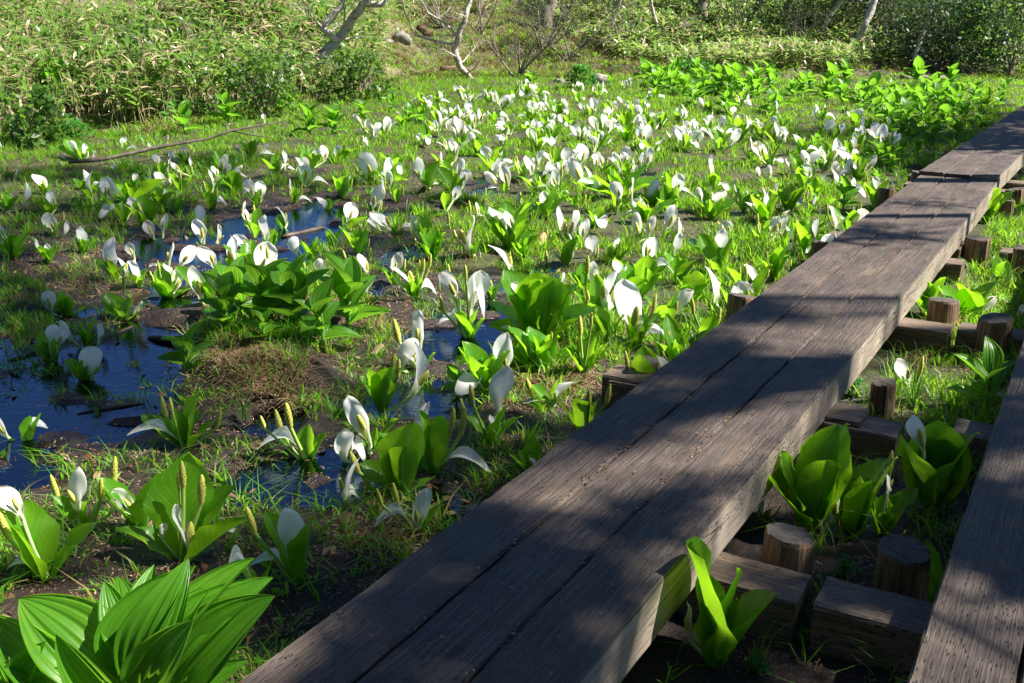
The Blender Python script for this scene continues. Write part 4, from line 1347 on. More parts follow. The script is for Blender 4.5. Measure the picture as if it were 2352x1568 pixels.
def blades(n, sample, hmin, hmax, w, curl=.5, name='grass', mat='grass', flat=False, tilt=.35, tuft=1):
    if tuft > 1:
        cx, cy = sample(n // tuft)
        j = np.repeat(np.arange(len(cx)), tuft)
        ox, oy = rng.normal(0, .017, len(j)), rng.normal(0, .017, len(j))
        x, y = cx[j] + ox, cy[j] + oy
        hs = rng.uniform(.55, 1.35, len(cx))[j]
        a = np.arctan2(oy, ox)
    else:
        x, y = sample(n); hs = 1.0
        a = rng.uniform(0, 2 * np.pi, len(x))
    z = ground_h(x, y)
    m = len(x)
    h = rng.uniform(hmin, hmax, m) * (.6 + .8 * vnoise(x * 3.1, y * 3.1)) * hs
    b = rng.uniform(0, 2 * np.pi, m)
    le = rng.uniform(.05, tilt, m) * h
    dx, dy = np.cos(a), np.sin(a)
    wx, wy = -np.sin(b) * w, np.cos(b) * w
    ww = rng.uniform(.6, 1.4, m)
    wx *= ww; wy *= ww
    base = np.stack([x, y, z - .004], 1)
    W = np.stack([wx, wy, np.zeros(m)], 1)
    mid = base + np.stack([dx * le, dy * le, h * .55], 1)
    if flat:
        mid = base + np.stack([dx * h * .5, dy * h * .5, .006 + rng.random(m) * .035], 1)
        tip = base + np.stack([dx * h, dy * h, rng.random(m) * .02], 1)
    else:
        tip = base + np.stack([dx * le * (2 + 2 * curl), dy * le * (2 + 2 * curl), h * (1 - curl * .25)], 1)
    V = np.stack([base - W, base + W, mid + W * .8, mid - W * .8, tip], 1).reshape(-1, 3)
    i = np.arange(m)[:, None] * 5
    T = np.concatenate([i + [0, 1, 2], i + [0, 2, 3], i + [3, 2, 4]], 1).reshape(-1, 3)
    return V, T


def joined(name, parts, mat, label, cat):
    Vs = []; Ts = []; o = 0
    for V, T in parts:
        Vs.append(V); Ts.append(T + o); o += len(V)
    ob = link(name, new_mesh(name, np.concatenate(Vs), np.concatenate(Ts), mat, smooth=False))
    return tag(ob, label, cat, kind='stuff')


def sample_px(x0, x1, y0, y1, accept):
    def f(n):
        """points on the marsh, even over the ground between two rows of the view"""
        xa = []; ya = []; got = 0
        d0 = G(CX, y1, 0)[1]; d1 = G(CX, y0, 0)[1]
        while got < n:
            k = 200000
            d = np.sqrt(rng.uniform(d0 ** 1.25, d1 ** 1.25, k) ** (2 / 1.25))
            px = rng.uniform(x0, x1, k)
            x = (px - CX) / F * d * 1.05
            ppx, ppy = project(x, d, 0)
            u, v = walk_uv(x, d)
            ok = (rng.random(k) < accept(x, d, ppx, ppy)) & ~DECK_SKIP(u, v)
            xa.append(x[ok]); ya.append(d[ok]); got += ok.sum()
        return np.concatenate(xa)[:n], np.concatenate(ya)[:n]
    return f


def acc_grass(x, y, px, py):
    m = zone_moss(x, y)
    cl = vnoise(x * 4.2 + 5, y * 4.2)
    a = np.clip((m - .18) * 1.6, 0, 1) * np.clip((cl - .28) * 3, .03, 1)
    return np.where(bank_dist(x, y) < 1.0, a, 0)


g1 = blades(195000, sample_px(-520, 2500, 175, 1600, acc_grass), .035, .095, .0036, .4, tuft=9, tilt=.28)
g2 = blades(34000, sample_px(-520, 2500, 175, 1600, lambda x, y, px, py: acc_grass(x, y, px, py) * (vnoise(x * 2.3, y * 2.3) > .45)), .07, .17, .0042, .5, tuft=8, tilt=.4)
g5 = blades(42000, sample_px(-520, 2500, 175, 1500, lambda x, y, px, py: acc_grass(x, y, px, py) * (vnoise(x * 3.3 + 2, y * 3.3 + 6) > .38)), .05, .13, .0075, .4, tuft=7, tilt=.4)
g6 = blades(4200, sample_px(-300, 1400, 640, 1600, lambda x, y, px, py: np.clip(.95 - pool_mask(px, py) * 1.5, 0, 1) * (vnoise(x * 5 + 1, y * 5 + 3) > .5)), .03, .09, .0045, .6, tuft=7, tilt=.7)
g3 = blades(9000, sample_px(-520, 1700, 560, 1600, lambda x, y, px, py: np.clip(.9 - pool_mask(px, py) * 1.6, 0, 1) * (vnoise(x * 7, y * 7) > .62)), .04, .12, .003, .9, tilt=.6)
# the strip between the walks
def gap_sample(n):
    u = rng.uniform(-.88, -.2, n); v = rng.uniform(1.0, 14, n) ** 1.0
    keep = (vnoise(u * 9, v * 6) + .25 * (v > 4) - .16 * (v < 3.3)) > .55
    u, v = u[keep], v[keep]
    return u * WU.x + v * WV.x, u * WU.y + v * WV.y
g4 = blades(7000, gap_sample, .05, .17, .0028, .9, tilt=.6)
joined('grass', [g1, g2, g3, g4, g5, g6], M['grass'], 'short green marsh grass covering the ground', 'grass')


def tuss_sample(n):
    """dead straw round the tussocks, at the feet of the plants and on the sleepers"""
    xs = []; ys = []
    for cx, cy, rx, ry, k in [(580, 850, 110, 70, .30), (640, 900, 90, 40, .12), (1290, 890, 90, 40, .10), (800, 720, 90, 40, .08), (60, 380, 200, 30, .07), (850, 1240, 60, 25, .06), (2060, 830, 80, 30, .08), (1780, 420, 90, 15, .05), (150, 640, 120, 60, .06), (2250, 700, 80, 60, .08)]:
        m = int(n * k)
        a = rng.normal(0, .5, m) * rx + cx; b = rng.normal(0, .5, m) * ry + cy
        for p, q in zip(a, b):
            x, y = G(p, q, 0.02); xs.append(x); ys.append(y)
    x = np.array(xs); y = np.array(ys)
    u, v = walk_uv(x, y)
    k = ~DECK_SKIP(u, v)
    return x[k], y[k]


s1 = blades(9000, tuss_sample, .05, .16, .0028, 1.0, flat=True)
s2 = blades(30000, sample_px(-520, 2500, 180, 1560, lambda x, y, px, py: np.clip(.75 - pool_mask(px, py), 0, 1) * (vnoise(x * 2.9 + 7, y * 2.9) > .55)), .04, .16, .0022, 1.0, flat=True)
joined('dead_grass', [s1, s2], M['straw'], 'dry brown straw lying between the plants', 'dead grass')


def scatter_leaves(n, sample, size, zoff=.006, flat=.35):
    x, y = sample(n); m = len(x)
    z = np.maximum(ground_h(x, y), 0) + zoff
    a = rng.uniform(0, 6.28, m); L = rng.uniform(.5, 1.2, m) * size
    t1 = rng.normal(0, flat, m); t2 = rng.normal(0, flat, m)
    ux = np.stack([np.cos(a), np.sin(a), t1], 1) * L[:, None]
    vx = np.stack([-np.sin(a), np.cos(a), t2], 1) * (L * rng.uniform(.3, .6, m))[:, None]
    c = np.stack([x, y, z], 1)
    V = np.stack([c - ux, c - ux * .2 + vx, c + ux * .5 + vx * .7, c + ux, c + ux * .4 - vx * .8, c - ux * .3 - vx, c + [0, 0, .004]], 1).reshape(-1, 3)
    i = np.arange(m)[:, None] * 7
    T = np.concatenate([i + [6, k, (k + 1) % 6] for k in range(6)], 1).reshape(-1, 3)
    return V, T


l1 = scatter_leaves(1500, sample_px(-100, 1900, 380, 1560, lambda x, y, px, py: np.where(vnoise(x * 3 + 2, y * 3) > .5, .8, .15) * np.clip(.8 - pool_mask(px, py), .04, 1)), .022)
l2 = scatter_leaves(600, sample_px(-100, 2300, 250, 1560, lambda x, y, px, py: np.clip(.6 - pool_mask(px, py), .02, 1)), .032)
joined('fallen_leaves', [l1, l2], M['brown_leaf'], 'brown fallen leaves scattered over the mud', 'leaf litter')


l3 = scatter_leaves(20000, sample_px(-100, 2300, 420, 1600, lambda x, y, px, py: np.clip(1 - zone_moss(x, y) - pool_mask(px, py) * .5, .03, 1) * (vnoise(x * 5, y * 5 + 2) > .4)), .009, .003)
keep = np.repeat(l3[0].reshape(-1, 7, 3)[:, 6, 2] > .012, 7)
l3 = (l3[0], l3[1][keep[l3[1][:, 0]]])
joined('mud_litter', [l3], M['litter'], 'tiny brown and tan plant scraps speckling the mud', 'leaf litter')


def withered(px, py, spx, label):
    g = gp_(px, py)
    q = spx * g.y / F
    o = link('withered_spathe', random.choice(SBW))
    o.location = g + Vector((-q * .4, 0, q * .22))
    o.rotation_euler = (random.uniform(-.6, .2), 1.3, random.uniform(-.6, .6))
    o.scale = (q, q * .8, q)
    tag(o, label, 'withered spathe', 'withered spathes lying on the mud')


def gp_(px, py):
    g = ground_at(px, py); g.z = max(g.z, 0); return g


withered(1245, 568, 44, 'tan withered spathe lying in the grass behind tall leaves')
withered(780, 1215, 60, 'brown veined withered spathe lying beside the planks')
withered(866, 818, 38, 'small tan withered spathe beside the white hood')
withered(330, 690, 34, 'shrivelled tan spathe at the pool channel')
withered(1430, 470, 30, 'pale stone-like withered spathe on the meadow')
withered(640, 655, 34, 'brown withered spathe hanging over the pool')


def deck_sample(n):
    v = rng.uniform(.8, 10.3, n)
    u = np.where(rng.random(n) < .55, rng.choice([-1.355, -1.125], n) + rng.normal(0, .008, n), rng.uniform(-1.57, -.91, n))
    return u * WU.x + v * WV.x, u * WU.y + v * WV.y
V, T = scatter_leaves(1500, deck_sample, .007, 0, .2)
V[:, 2] = DECK + .006 + (V[:, 2] - V[:, 2].min()) * .1
joined('needle_litter', [(V, T)], M['brown_leaf'], 'fine brown needle litter lying on the planks', 'leaf litter')


# sedge tufts between the walks
def sedge(px, py, hpx, n, label):
    g = ground_at(px, py)
    zc = g.y * CP - (g.z - CAMH) * SP
    H = hpx * zc / F
    root = thing('sedge_tuft', g, label, 'sedge', 'sedge tufts beside the boardwalks')
    rr = random.Random(int(px))
    mb = []
    for i in range(n):
        a = rr.uniform(0, 6.28); r0 = rr.uniform(0, .04); L = H * rr.uniform(.6, 1.2); out = rr.uniform(.15, .9)
        V = []
        for j in range(6):
            t = j / 5
            x = math.cos(a) * (r0 + out * L * t * t * .8); y = math.sin(a) * (r0 + out * L * t * t * .8)
            z = L * (t - .55 * out * t ** 3)
            w = .0035 * (1 - t * .9)
            V += [(x - math.sin(a) * w, y + math.cos(a) * w, z), (x + math.sin(a) * w, y - math.cos(a) * w, z)]
        fc = [(2 * j, 2 * j + 1, 2 * j + 3, 2 * j + 2) for j in range(5)]
        o = link('blade', new_mesh('sedge_blade', V, fc, M['sedge']), root)
    return root


sedge(*c3(1060, 300), 130, 46, 'dense sedge tuft with a white spathe inside between the boardwalks')
sedge(*c3(830, 90), 70, 20, 'sedge tuft leaning on the boardwalk side near the grass')
sedge(*c3(330, 1480), 130, 12, 'few long arching sedge blades under the dark leaves')
sedge(*c3(1150, 760), 90, 12, 'thin sedge tuft beneath the big round leaf')
sedge(1530, 815, 60, 22, 'sedge tuft at the flower side post and protruding block')
sedge(*c6(2130, 1200), 90, 14, 'sedge tuft among dry litter past the boardwalk gap')
sedge(*c6(1420, 550), 55, 14, 'sedge tuft by the reddish post')
sedge(560, 960, 90, 12, 'sedge tuft in front of the dead grass hummock')
sedge(690, 840, 70, 16, 'sedge tuft growing on the dead grass hummock')


# ------------------------------------------------------------------ branches, logs, rocks
def branch_thing(name, pts, label, cat, mat, n=7, group=None):
    V, fc = tube([p for p, r in pts], [r for p, r in pts], n, .25, seed=len(label))
    o = link(name, new_mesh(name, V, fc, mat))
    return tag(o, label, cat, group)


def gp(px, py, dz=0.0):
    g = ground_at(px, py); g.z = max(g.z, 0) + dz
    return g


fb = [((160, 372), 7), ((230, 366), 8), ((300, 352), 7), ((360, 338), 7), ((420, 328), 6), ((480, 318), 5), ((530, 300), 4.5), ((580, 290), 4), ((645, 280), 2.5)]
g0 = gp(230, 380)
br = [(at_depth(p[0], p[1], g0.y + (p[0] - 230) * .0045), r * .62 * g0.y / F) for p, r in fb]
for p, r in br: p.z = max(p.z, gz(p.x, p.y) + r * .6)
root = thing('fallen_branch', br[0][0], 'long bent grey branch lying across the grass before the bamboo', 'branch')
V, fc = tube([p - br[0][0] for p, r in br], [r for p, r in br], 8, .3)
link('main_stem', new_mesh('branch', V, fc, M['bark_dark']), root)
q = [br[6][0], br[6][0] + Vector((.25, .05, -.06)), br[6][0] + Vector((.5, .1, -.1))]
V, fc = tube([p - br[0][0] for p in q], [.012, .009, .004], 6, .3)
link('side_twig', new_mesh('twig', V, fc, M['bark_dark']), root)

for a, b, r, lab in [((650, 560), (745, 532), 7, 'short brown rotten log half sunk at the pool end'),
                     ((205, 800), (310, 772), 5, 'dark waterlogged stick lying beside the white spathes'),
                     ((20, 838), (105, 800), 4, 'mud coloured stick near the dark bank'),
                     ((290, 1054), (380, 1026), 5, 'wet dark wood piece lying under the broad leaf plant'),
                     ((180, 970), (330, 925), 4, 'thin wet stick lying across the shallow water'),
                     ((345, 802), (410, 786), 8, 'dark lump of wet wood at the pool rim')]:
    p0, p1 = gp(*a), gp(*b)
    r0 = r * p0.y / F
    pts = [(p0.lerp(p1, t) + Vector((0, 0, r0 * .3 + random.uniform(-.2, .2) * r0)), r0 * f) for t, f in ((0, .5), (.15, .9), (.4, 1), (.7, .95), (.9, .7), (1, .35))]
    branch_thing('wet_log', pts, lab, 'driftwood', M['end_dark'], 8, 'wood lying in the wet')
for a, b, lab in [((1000, 1010), (1090, 985), 'thin pale twig on the mud'), ((620, 1040), (700, 1075), 'thin dark twig in shallow water'),
                  ((1830, 395), (1940, 410), 'thin dark twig arching over flowers near the boards'), ((1180, 430), (1090, 400), 'thin brown twig by the small far pool')]:
    p0, p1 = gp(*a, .02), gp(*b, .03)
    mid = (p0 + p1) / 2 + Vector((.02, .01, .02))
    branch_thing('twig', [(p0, .004), (mid, .004), (p1, .002)], lab, 'twig', M['bark_grey'], 5, 'twigs on the marsh')


def rock(px, py, rpx, label, sq=.75):
    g = ground_at(px, py)
    r = rpx * (g.y * CP - (g.z - CAMH) * SP) / F
    rr = random.Random(int(px))
    V = []; nn, mm = 14, 9
    sd = rr.random() * 9
    for j in range(mm):
        ph = math.pi * j / (mm - 1)
        for i in range(nn):
            a = 2 * math.pi * i / nn
            d = Vector((math.sin(ph) * math.cos(a), math.sin(ph) * math.sin(a), math.cos(ph)))
            k = 1 + .7 * (float(vnoise(d.x * 1.6 + sd, d.y * 1.6 + d.z * 2.1 + sd)) - .5) + .4 * (float(vnoise(d.x * 4 + sd, d.z * 4 + d.y * 3)) - .5)
            V.append((d.x * r * k, d.y * r * k * .9, d.z * r * k * sq + r * .12))
    o = link('rock', new_mesh('rock', V, grid_faces(nn, mm, True), M['rock']))
    o.location = g
    return tag(o, label, 'rock', 'rocks on the bank')


rock(925, 92, 21, 'rounded pale rock on the dry slope below the dark stump')
rock(1376, 195, 24, 'squared grey rock beside the round green herb bush', .95)
rock(890, 100, 14, 'small half buried rock on the dry slope')
rock(1285, 190, 12, 'small rock at the foot of the bare shrub')


def bank_log(pts, label, mat, n=11, rough=.7):
    """pts: (px, py, r_px, lift): a log lying on the bank"""
    P = []
    g0 = ground_at(pts[0][0], pts[0][1] + 12)
    for x, y, r, _ in pts:
        P.append((at_depth(x, y, g0.y + (x - pts[0][0]) * .002), r * g0.y / F))
    Q = []
    rj = random.Random(int(pts[0][0]))
    for i in range(len(P) - 1):
        for k in range(4):
            t = k / 4
            p = P[i][0].lerp(P[i + 1][0], t); r = P[i][1] * (1 - t) + P[i + 1][1] * t
            Q.append((p + Vector((rj.uniform(-1, 1), rj.uniform(-1, 1), rj.uniform(-1, 1))) * r * .3, r * rj.uniform(.7, 1.2)))
    Q.append((P[-1][0], P[-1][1] * .4))
    V, fc = tube([p for p, r in Q], [r for p, r in Q], n, rough, seed=int(pts[0][0]))
    return tag(link('dead_log', new_mesh('dead_log', V, fc, mat)), label, 'log', 'dead wood on the bank')


bank_log([(1432, 84, 9, 0), (1450, 78, 10, 0), (1462, 92, 8, 0), (1490, 98, 7, 0), (1500, 112, 6, 0)], 'curved dark driftwood snag on the grassy slope', M['bark_dark'])
bank_log([(1500, 108, 12, 0), (1545, 120, 20, 0), (1590, 132, 22, 0), (1630, 148, 14, 0)], 'brown rotting log with loose bark on the slope', M['rotten'], 10, .6)
bank_log([(845, 22, 10, 0), (862, 36, 15, 0), (880, 50, 10, 0)], 'dark broken stump above the round rock', M['bark_dark'], 9, .6)
bank_log([(960, 66, 10, 0), (985, 82, 17, 0), (1000, 100, 10, 0)], 'reddish rotten stump leaning behind the twisted white trunk', M['rotten'], 9, .6)
bank_log([(1930, 104, 6, 0), (2000, 106, 8, 0), (2060, 110, 8, 0), (2120, 120, 5, 0)], 'straight pale log across the top of the dark hollow', M['bark_grey'])
bank_log([(2090, 150, 14, 0), (2140, 158, 18, 0), (2200, 165, 16, 0), (2255, 178, 8, 0)], 'heap-like dark dead log in the shaded hollow', M['bark_dark'], 10, .7)
bank_log([(2070, 175, 6, 0), (2130, 182, 9, 0), (2220, 186, 7, 0)], 'low grey dead log at the mouth of the hollow', M['bark_grey'], 8, .6)
bank_log([(1010, 158, 7, 0), (1050, 160, 9, 0), (1085, 164, 5, 0)], 'reddish log at the foot of the twisted white trunk', M['rotten'], 8, .6)
bank_log([(1310, 120, 3, 0), (1360, 140, 4, 0), (1420, 142, 3.5, 0), (1490, 140, 2, 0)], 'slender bent grey branch lying before the slope', M['bark_grey'], 6)


# ------------------------------------------------------------------ bamboo thickets
def lance(c, d, up, L, w):
    """lance-shaped leaves as bent strips: arrays (m,3)"""
    m = len(c)
    s = np.cross(d, up); s /= np.maximum(np.linalg.norm(s, axis=1, keepdims=True), 1e-6)
    nrm = np.cross(s, d)
    L = L[:, None]; w = w[:, None]
    p1 = c + d * L * .35 + nrm * L * .06; p2 = c + d * L * .7 + nrm * L * .03; p3 = c + d * L - nrm * L * .12
    V = np.stack([c, p1 - s * w + nrm * w * .35, p1, p1 + s * w + nrm * w * .35, p2 - s * w * .7 + nrm * w * .2, p2, p2 + s * w * .7 + nrm * w * .2, p3], 1).reshape(-1, 3)
    i = np.arange(m)[:, None] * 8
    T = np.concatenate([i + q for q in ([0, 2, 1], [0, 3, 2], [1, 2, 5], [1, 5, 4], [2, 3, 6], [2, 6, 5], [4, 5, 7], [5, 6, 7])], 1).reshape(-1, 3)
    return V, T


def thicket(x, y, hmin, hmax, leaves_per, Lr, wr):
    """canes with leaf whorls; returns cane tubes and leaf strips"""
    m = len(x)
    z = ground_h(x, y)
    h = rng.uniform(hmin, hmax, m) * (.7 + .6 * vnoise(x * .9, y * .9))
    tx, ty = rng.normal(0, .18, m) * h, rng.normal(0, .18, m) * h
    b = np.stack([x, y, z - .02], 1); t = np.stack([x + tx, y + ty, z + h], 1)
    r = .0065
    CV = np.stack([b + [r, 0, 0], b + [-r * .5, r * .87, 0], b + [-r * .5, -r * .87, 0], t + [r * .6, 0, 0], t + [-r * .3, r * .5, 0], t + [-r * .3, -r * .5, 0]], 1).reshape(-1, 3)
    i = np.arange(m)[:, None] * 6
    CT = np.concatenate([i + q for q in ([0, 1, 4], [0, 4, 3], [1, 2, 5], [1, 5, 4], [2, 0, 3], [2, 3, 5])], 1).reshape(-1, 3)
    k = m * leaves_per
    j = np.repeat(np.arange(m), leaves_per)
    f = np.clip(1 - np.abs(rng.normal(0, .28, k)), .08, 1.02)
    c = b[j] + (t[j] - b[j]) * f[:, None]
    a = rng.uniform(0, 6.28, k); el = rng.normal(.15, .45, k)
    d = np.stack([np.cos(a) * np.cos(el), np.sin(a) * np.cos(el), np.sin(el)], 1)
    up = np.stack([rng.normal(0, .3, k), rng.normal(0, .3, k), np.ones(k)], 1)
    L = rng.uniform(*Lr, k); w = rng.uniform(*wr, k)
    return (CV, CT), lance(c, d, up, L, w)


def bank_points(n, x0, x1, y0, y1, keep):
    xs = []; ys = []; got = 0
    while got < n:
        x = rng.uniform(x0, x1, 40000); y = rng.uniform(y0, y1, 40000)
        bd = bank_dist(x, y); px, py = project(x, y, ground_h(x, y) * .0)
        k = keep(px, bd, x, y)
        xs.append(x[k]); ys.append(y[k]); got += k.sum()
    return np.concatenate(xs)[:n], np.concatenate(ys)[:n]


x, y = bank_points(2300, -12, 0, 11, 30, lambda px, bd, x, y: (px > -250) & (px < np.interp(bd, [0, 2, 8], [740, 880, 860])) & (bd > .1 + .8 * (px < 250)) & (bd < 7.5) & (vnoise(x * 1.6, y * 1.6) > .40))
cn, lf = thicket(x, y, .45, 1.3, 7, (.18, .42), (.020, .042))
x2, y2 = bank_points(1500, -12, 0, 11, 34, lambda px, bd, x, y: (px > -250) & (px < 900) & (bd > .0) & (bd < 9))
cn2, lf2 = thicket(x2, y2, .3, .8, 6, (.16, .28), (.018, .03))
joined('dwarf_bamboo', [lf, lf2], M['bamboo'], 'thicket of dwarf bamboo leaves filling the bank beyond the pool', 'bamboo')
joined('dwarf_bamboo_canes', [cn, cn2], M['cane'], 'straw coloured canes standing in the bamboo thicket', 'bamboo')
x, y = bank_points(3600, 0, 26, 20, 46, lambda px, bd, x, y: (px > np.interp(bd, [0, 3, 8], [1560, 1420, 1250])) & (px < 2900) & (bd > 1.2) & (bd < np.where(px > 1880, 7, 13)) & ~((np.abs(px - 2160) < 105) & (bd < 4)) & (vnoise(x * .8, y * .8) > .3))
cn, lf = thicket(x, y, .2, .5, 7, (.24, .42), (.030, .048))
x2, y2 = bank_points(1200, -8, 6, 21, 46, lambda px, bd, x, y: (px > 820) & (px < 1480) & (bd > 8.5) & (bd < 16) & (vnoise(x * .9, y * .9) > .5))
cn2, lf2 = thicket(x2, y2, .3, .7, 6, (.2, .34), (.024, .038))
joined('bank_bamboo', [lf, lf2], M['bamboo_far'], 'pale dwarf bamboo leaves covering the slope under the trees', 'bamboo')
joined('bank_bamboo_canes', [cn, cn2], M['cane'], 'thin dry canes in the bamboo on the slope', 'bamboo')


def bank_grass_sample(n):
    return bank_points(n, -14, 26, 11, 45, lambda px, bd, x, y: (px > -300) & (px < 2800) & (bd > -1) & (bd < 12) & (vnoise(x * 1.1 + 3, y * 1.1) > .4))
bgr = blades(44000, bank_grass_sample, .05, .20, .007, .9, tilt=.6, tuft=8)
bst = blades(40000, bank_grass_sample, .05, .22, .007, .9, tilt=.7, tuft=8)
def slope_sample(n):
    return bank_points(n, -6, 8, 20, 42, lambda px, bd, x, y: (px > 820) & (px < 1560) & (bd > -.5) & (bd < 14))
bgr2 = blades(24000, slope_sample, .06, .22, .008, .9, tilt=.6, tuft=8)
bst2 = blades(24000, slope_sample, .06, .25, .008, .9, tilt=.8, tuft=8)
joined('bank_grass', [bgr, bgr2], M['grass'], 'long green grass on the slope', 'grass')
joined('bank_dry_grass', [bst, bst2], M['straw'], 'long dry grass on the slope', 'dead grass')


# butterbur and herbs at the foot of the thicket
def round_leaf(k):
    rr = random.Random(40 + k); nn = 22; rings = 5; V = [(0, 0, 0)]; U = [(.5, .5)]
    for j in range(1, rings + 1):
        q = j / rings
        for i in range(nn):
            a = 2 * math.pi * i / nn
            notch = 1 - .75 * math.exp(-((a - math.pi) / .22) ** 2)
            r = q * notch * (1 + .04 * math.sin(5 * a + k))
            V.append((r * math.cos(a), r * math.sin(a), .22 * q * q + .05 * math.sin(6 * a + k) * q * q)); U.append((.5 + .5 * r * math.sin(a), .5 + .5 * r * math.cos(a)))
    fc = [(0, 1 + i, 1 + (i + 1) % nn) for i in range(nn)]
    for j in range(rings - 1):
        for i in range(nn):
            a = 1 + j * nn + i; b = 1 + j * nn + (i + 1) % nn
            fc.append((a, a + nn, b + nn, b))
    return new_mesh('round_leaf', V, fc, M['butterbur'], U)


RL = [round_leaf(k) for k in range(3)]


def butterbur(px, py, leaves, label):
    g = ground_at(px, py)
    mpp = (g.y * CP - (g.z - CAMH) * SP) / F
    root = thing('butterbur', g, label, 'butterbur', 'butterburs before the bamboo')
    for (lx, ly, r) in leaves:
        p = Vector(((lx - px) * mpp, random.uniform(-.15, .15), max(.05, (py - ly) * mpp)))
        place_stalk(root, ST_G, (0, 0, -.02), p, .008, 'leaf_stalk')
        m = Matrix.Translation(p) @ Matrix.Rotation(random.uniform(.4, .9), 4, 'X') @ Matrix.Rotation(random.uniform(-.4, .4), 4, 'Y') @ Matrix.Rotation(random.random() * 6.28, 4, 'Z') @ Matrix.Scale(r * mpp, 4)
        link('leaf', random.choice(RL), root, m)


butterbur(292, 272, [(300, 182, 18), (342, 194, 20), (278, 218, 20), (372, 186, 16), (320, 230, 15), (256, 190, 12)], 'butterbur with six round leaves in front of the bamboo')
butterbur(420, 290, [(405, 240, 11), (440, 250, 12), (385, 262, 10), (430, 275, 10)], 'butterbur with four small round leaves near the branch')
butterbur(170, 300, [(165, 272, 14), (130, 290, 12)], 'butterbur with two leaves by the dark herbs')


def herb(px, py, wpx, hpx, n, label, dark=False):
    """low bush of small divided leaves"""
    g = ground_at(px, py)
    mpp = (g.y * CP - (g.z - CAMH) * SP) / F
    root = thing('leafy_herb', g, label, 'herb', 'leafy herbs of the marsh edge')
    k = n
    a = rng.uniform(0, 6.28, k); rr = np.sqrt(rng.random(k)); zz = rng.random(k) ** .7
    W, H = wpx * mpp * .5, hpx * mpp
    c = np.stack([np.cos(a) * rr * W * np.sqrt(np.clip(1.05 - zz ** 2, .05, 1)), np.sin(a) * rr * W * .7, zz * H], 1)
    el = rng.normal(.3, .4, k); a2 = rng.uniform(0, 6.28, k)
    d = np.stack([np.cos(a2) * np.cos(el), np.sin(a2) * np.cos(el), np.sin(el)], 1)
    up = np.stack([rng.normal(0, .3, k), rng.normal(0, .3, k), np.ones(k)], 1)
    V, T = lance(c, d, up, rng.uniform(.05, .10, k) * (mpp * 170) ** .7, rng.uniform(.012, .022, k) * (mpp * 170) ** .7)
    link('foliage', new_mesh('herb_foliage', V, T, M['herb']), root)
    mb = MB()
    for i in range(7):
        q = c[rng.integers(k)]
        V, fc = tube([(q[0] * .2, q[1] * .2, -.02), (q[0] * .6, q[1] * .6, q[2] * .6), tuple(q)], [.006, .005, .003], 5)
        mb.add(V, fc)
    link('stems', mb.mesh('herb_stems', M['stem']), root)


herb(75, 318, 130, 50, 420, 'dark divided-leaf herb patch at the foot of the bamboo')
herb(175, 325, 90, 45, 300, 'divided-leaf herb clump between butterbur and fallen branch')
herb(330, 262, 100, 45, 300, 'green herb clump under the round butterbur leaves')
herb(455, 268, 100, 36, 300, 'pale green herb clump before the bamboo and branch')
herb(640, 215, 70, 30, 200, 'herb clump at the bamboo edge near the leaning trunk')
herb(1335, 205, 75, 52, 420, 'round dark green herb bush beside the squared rock')
herb(1590, 170, 120, 30, 300, 'low herb patch before the rotting log')
for i, (cx_, cy_, w_, h_, l_) in enumerate([(560, 1390, 60, 50, 'small star-leaved herb in front of the short sleeper'), (830, 1420, 70, 60, 'small star-leaved herb before the long dark sleeper'), (350, 1520, 110, 60, 'small herb under the arching sedge'),
                                        (750, 1080, 110, 80, 'small herb between the two big log posts'), (1190, 800, 130, 90, 'small herb under the big round leaf plant'), (780, 880, 90, 60, 'small bright herb beside the pale split post'),
                                        (780, 250, 110, 80, 'small bright herb along the boardwalk side')]):
    X_, Y_ = c3(cx_, cy_)
    herb(X_, Y_, w_ * .5, h_ * .5, 40, l_)


# ------------------------------------------------------------------ trees
def grow(mb, p, d, L, r, depth, rr, tips, droop=0.0, kink=.35):
    n = 4
    pts = [p.copy()]; rad = [r]
    q = p.copy(); dd = d.copy()
    for i in range(n):
        dd = (dd + Vector((rr.uniform(-1, 1), rr.uniform(-1, 1), rr.uniform(-.6, .8) - droop)) * kink * .5).normalized()
        q = q + dd * (L / n)
        pts.append(q.copy()); rad.append(r * (1 - .5 * (i + 1) / n))
    V, fc = tube(pts, rad, 6 if depth > 1 else 4, .15, cap=False, seed=rr.randrange(999))
    mb.add(V, fc)
    if depth <= 0:
        tips.append((q, dd)); return
    for i in range(rr.choice([2, 3, 3])):
        k = rr.randrange(2, n + 1)
        nd = (dd + Vector((rr.uniform(-1, 1), rr.uniform(-1, 1), rr.uniform(-.5, .7))) * .9).normalized()
        grow(mb, pts[k], nd, L * rr.uniform(.5, .75), rad[k] * .65, depth - 1, rr, tips, droop, kink)


def crown_leaves(pts, per, spread, size):
    c = np.repeat(np.array([tuple(p) for p in pts]), per, axis=0)
    c = c + rng.normal(0, 1, c.shape) * np.array([spread, spread, spread * .7])
    k = len(c)
    a = rng.uniform(0, 6.28, k); el = rng.normal(-.1, .6, k)
    d = np.stack([np.cos(a) * np.cos(el), np.sin(a) * np.cos(el), np.sin(el)], 1)
    up = rng.normal(0, 1, (k, 3)) + [0, 0, 1]
    s = np.cross(d, up); s /= np.maximum(np.linalg.norm(s, axis=1, keepdims=True), 1e-6)
    L = (rng.uniform(.6, 1.3, k) * size)[:, None]
    V = np.stack([c, c + d * L * .5 + s * L * .3, c + d * L, c + d * L * .5 - s * L * .3], 1).reshape(-1, 3)
    i = np.arange(k)[:, None] * 4
    return V, np.concatenate([i + [0, 1, 2], i + [0, 2, 3]], 1).reshape(-1, 3)


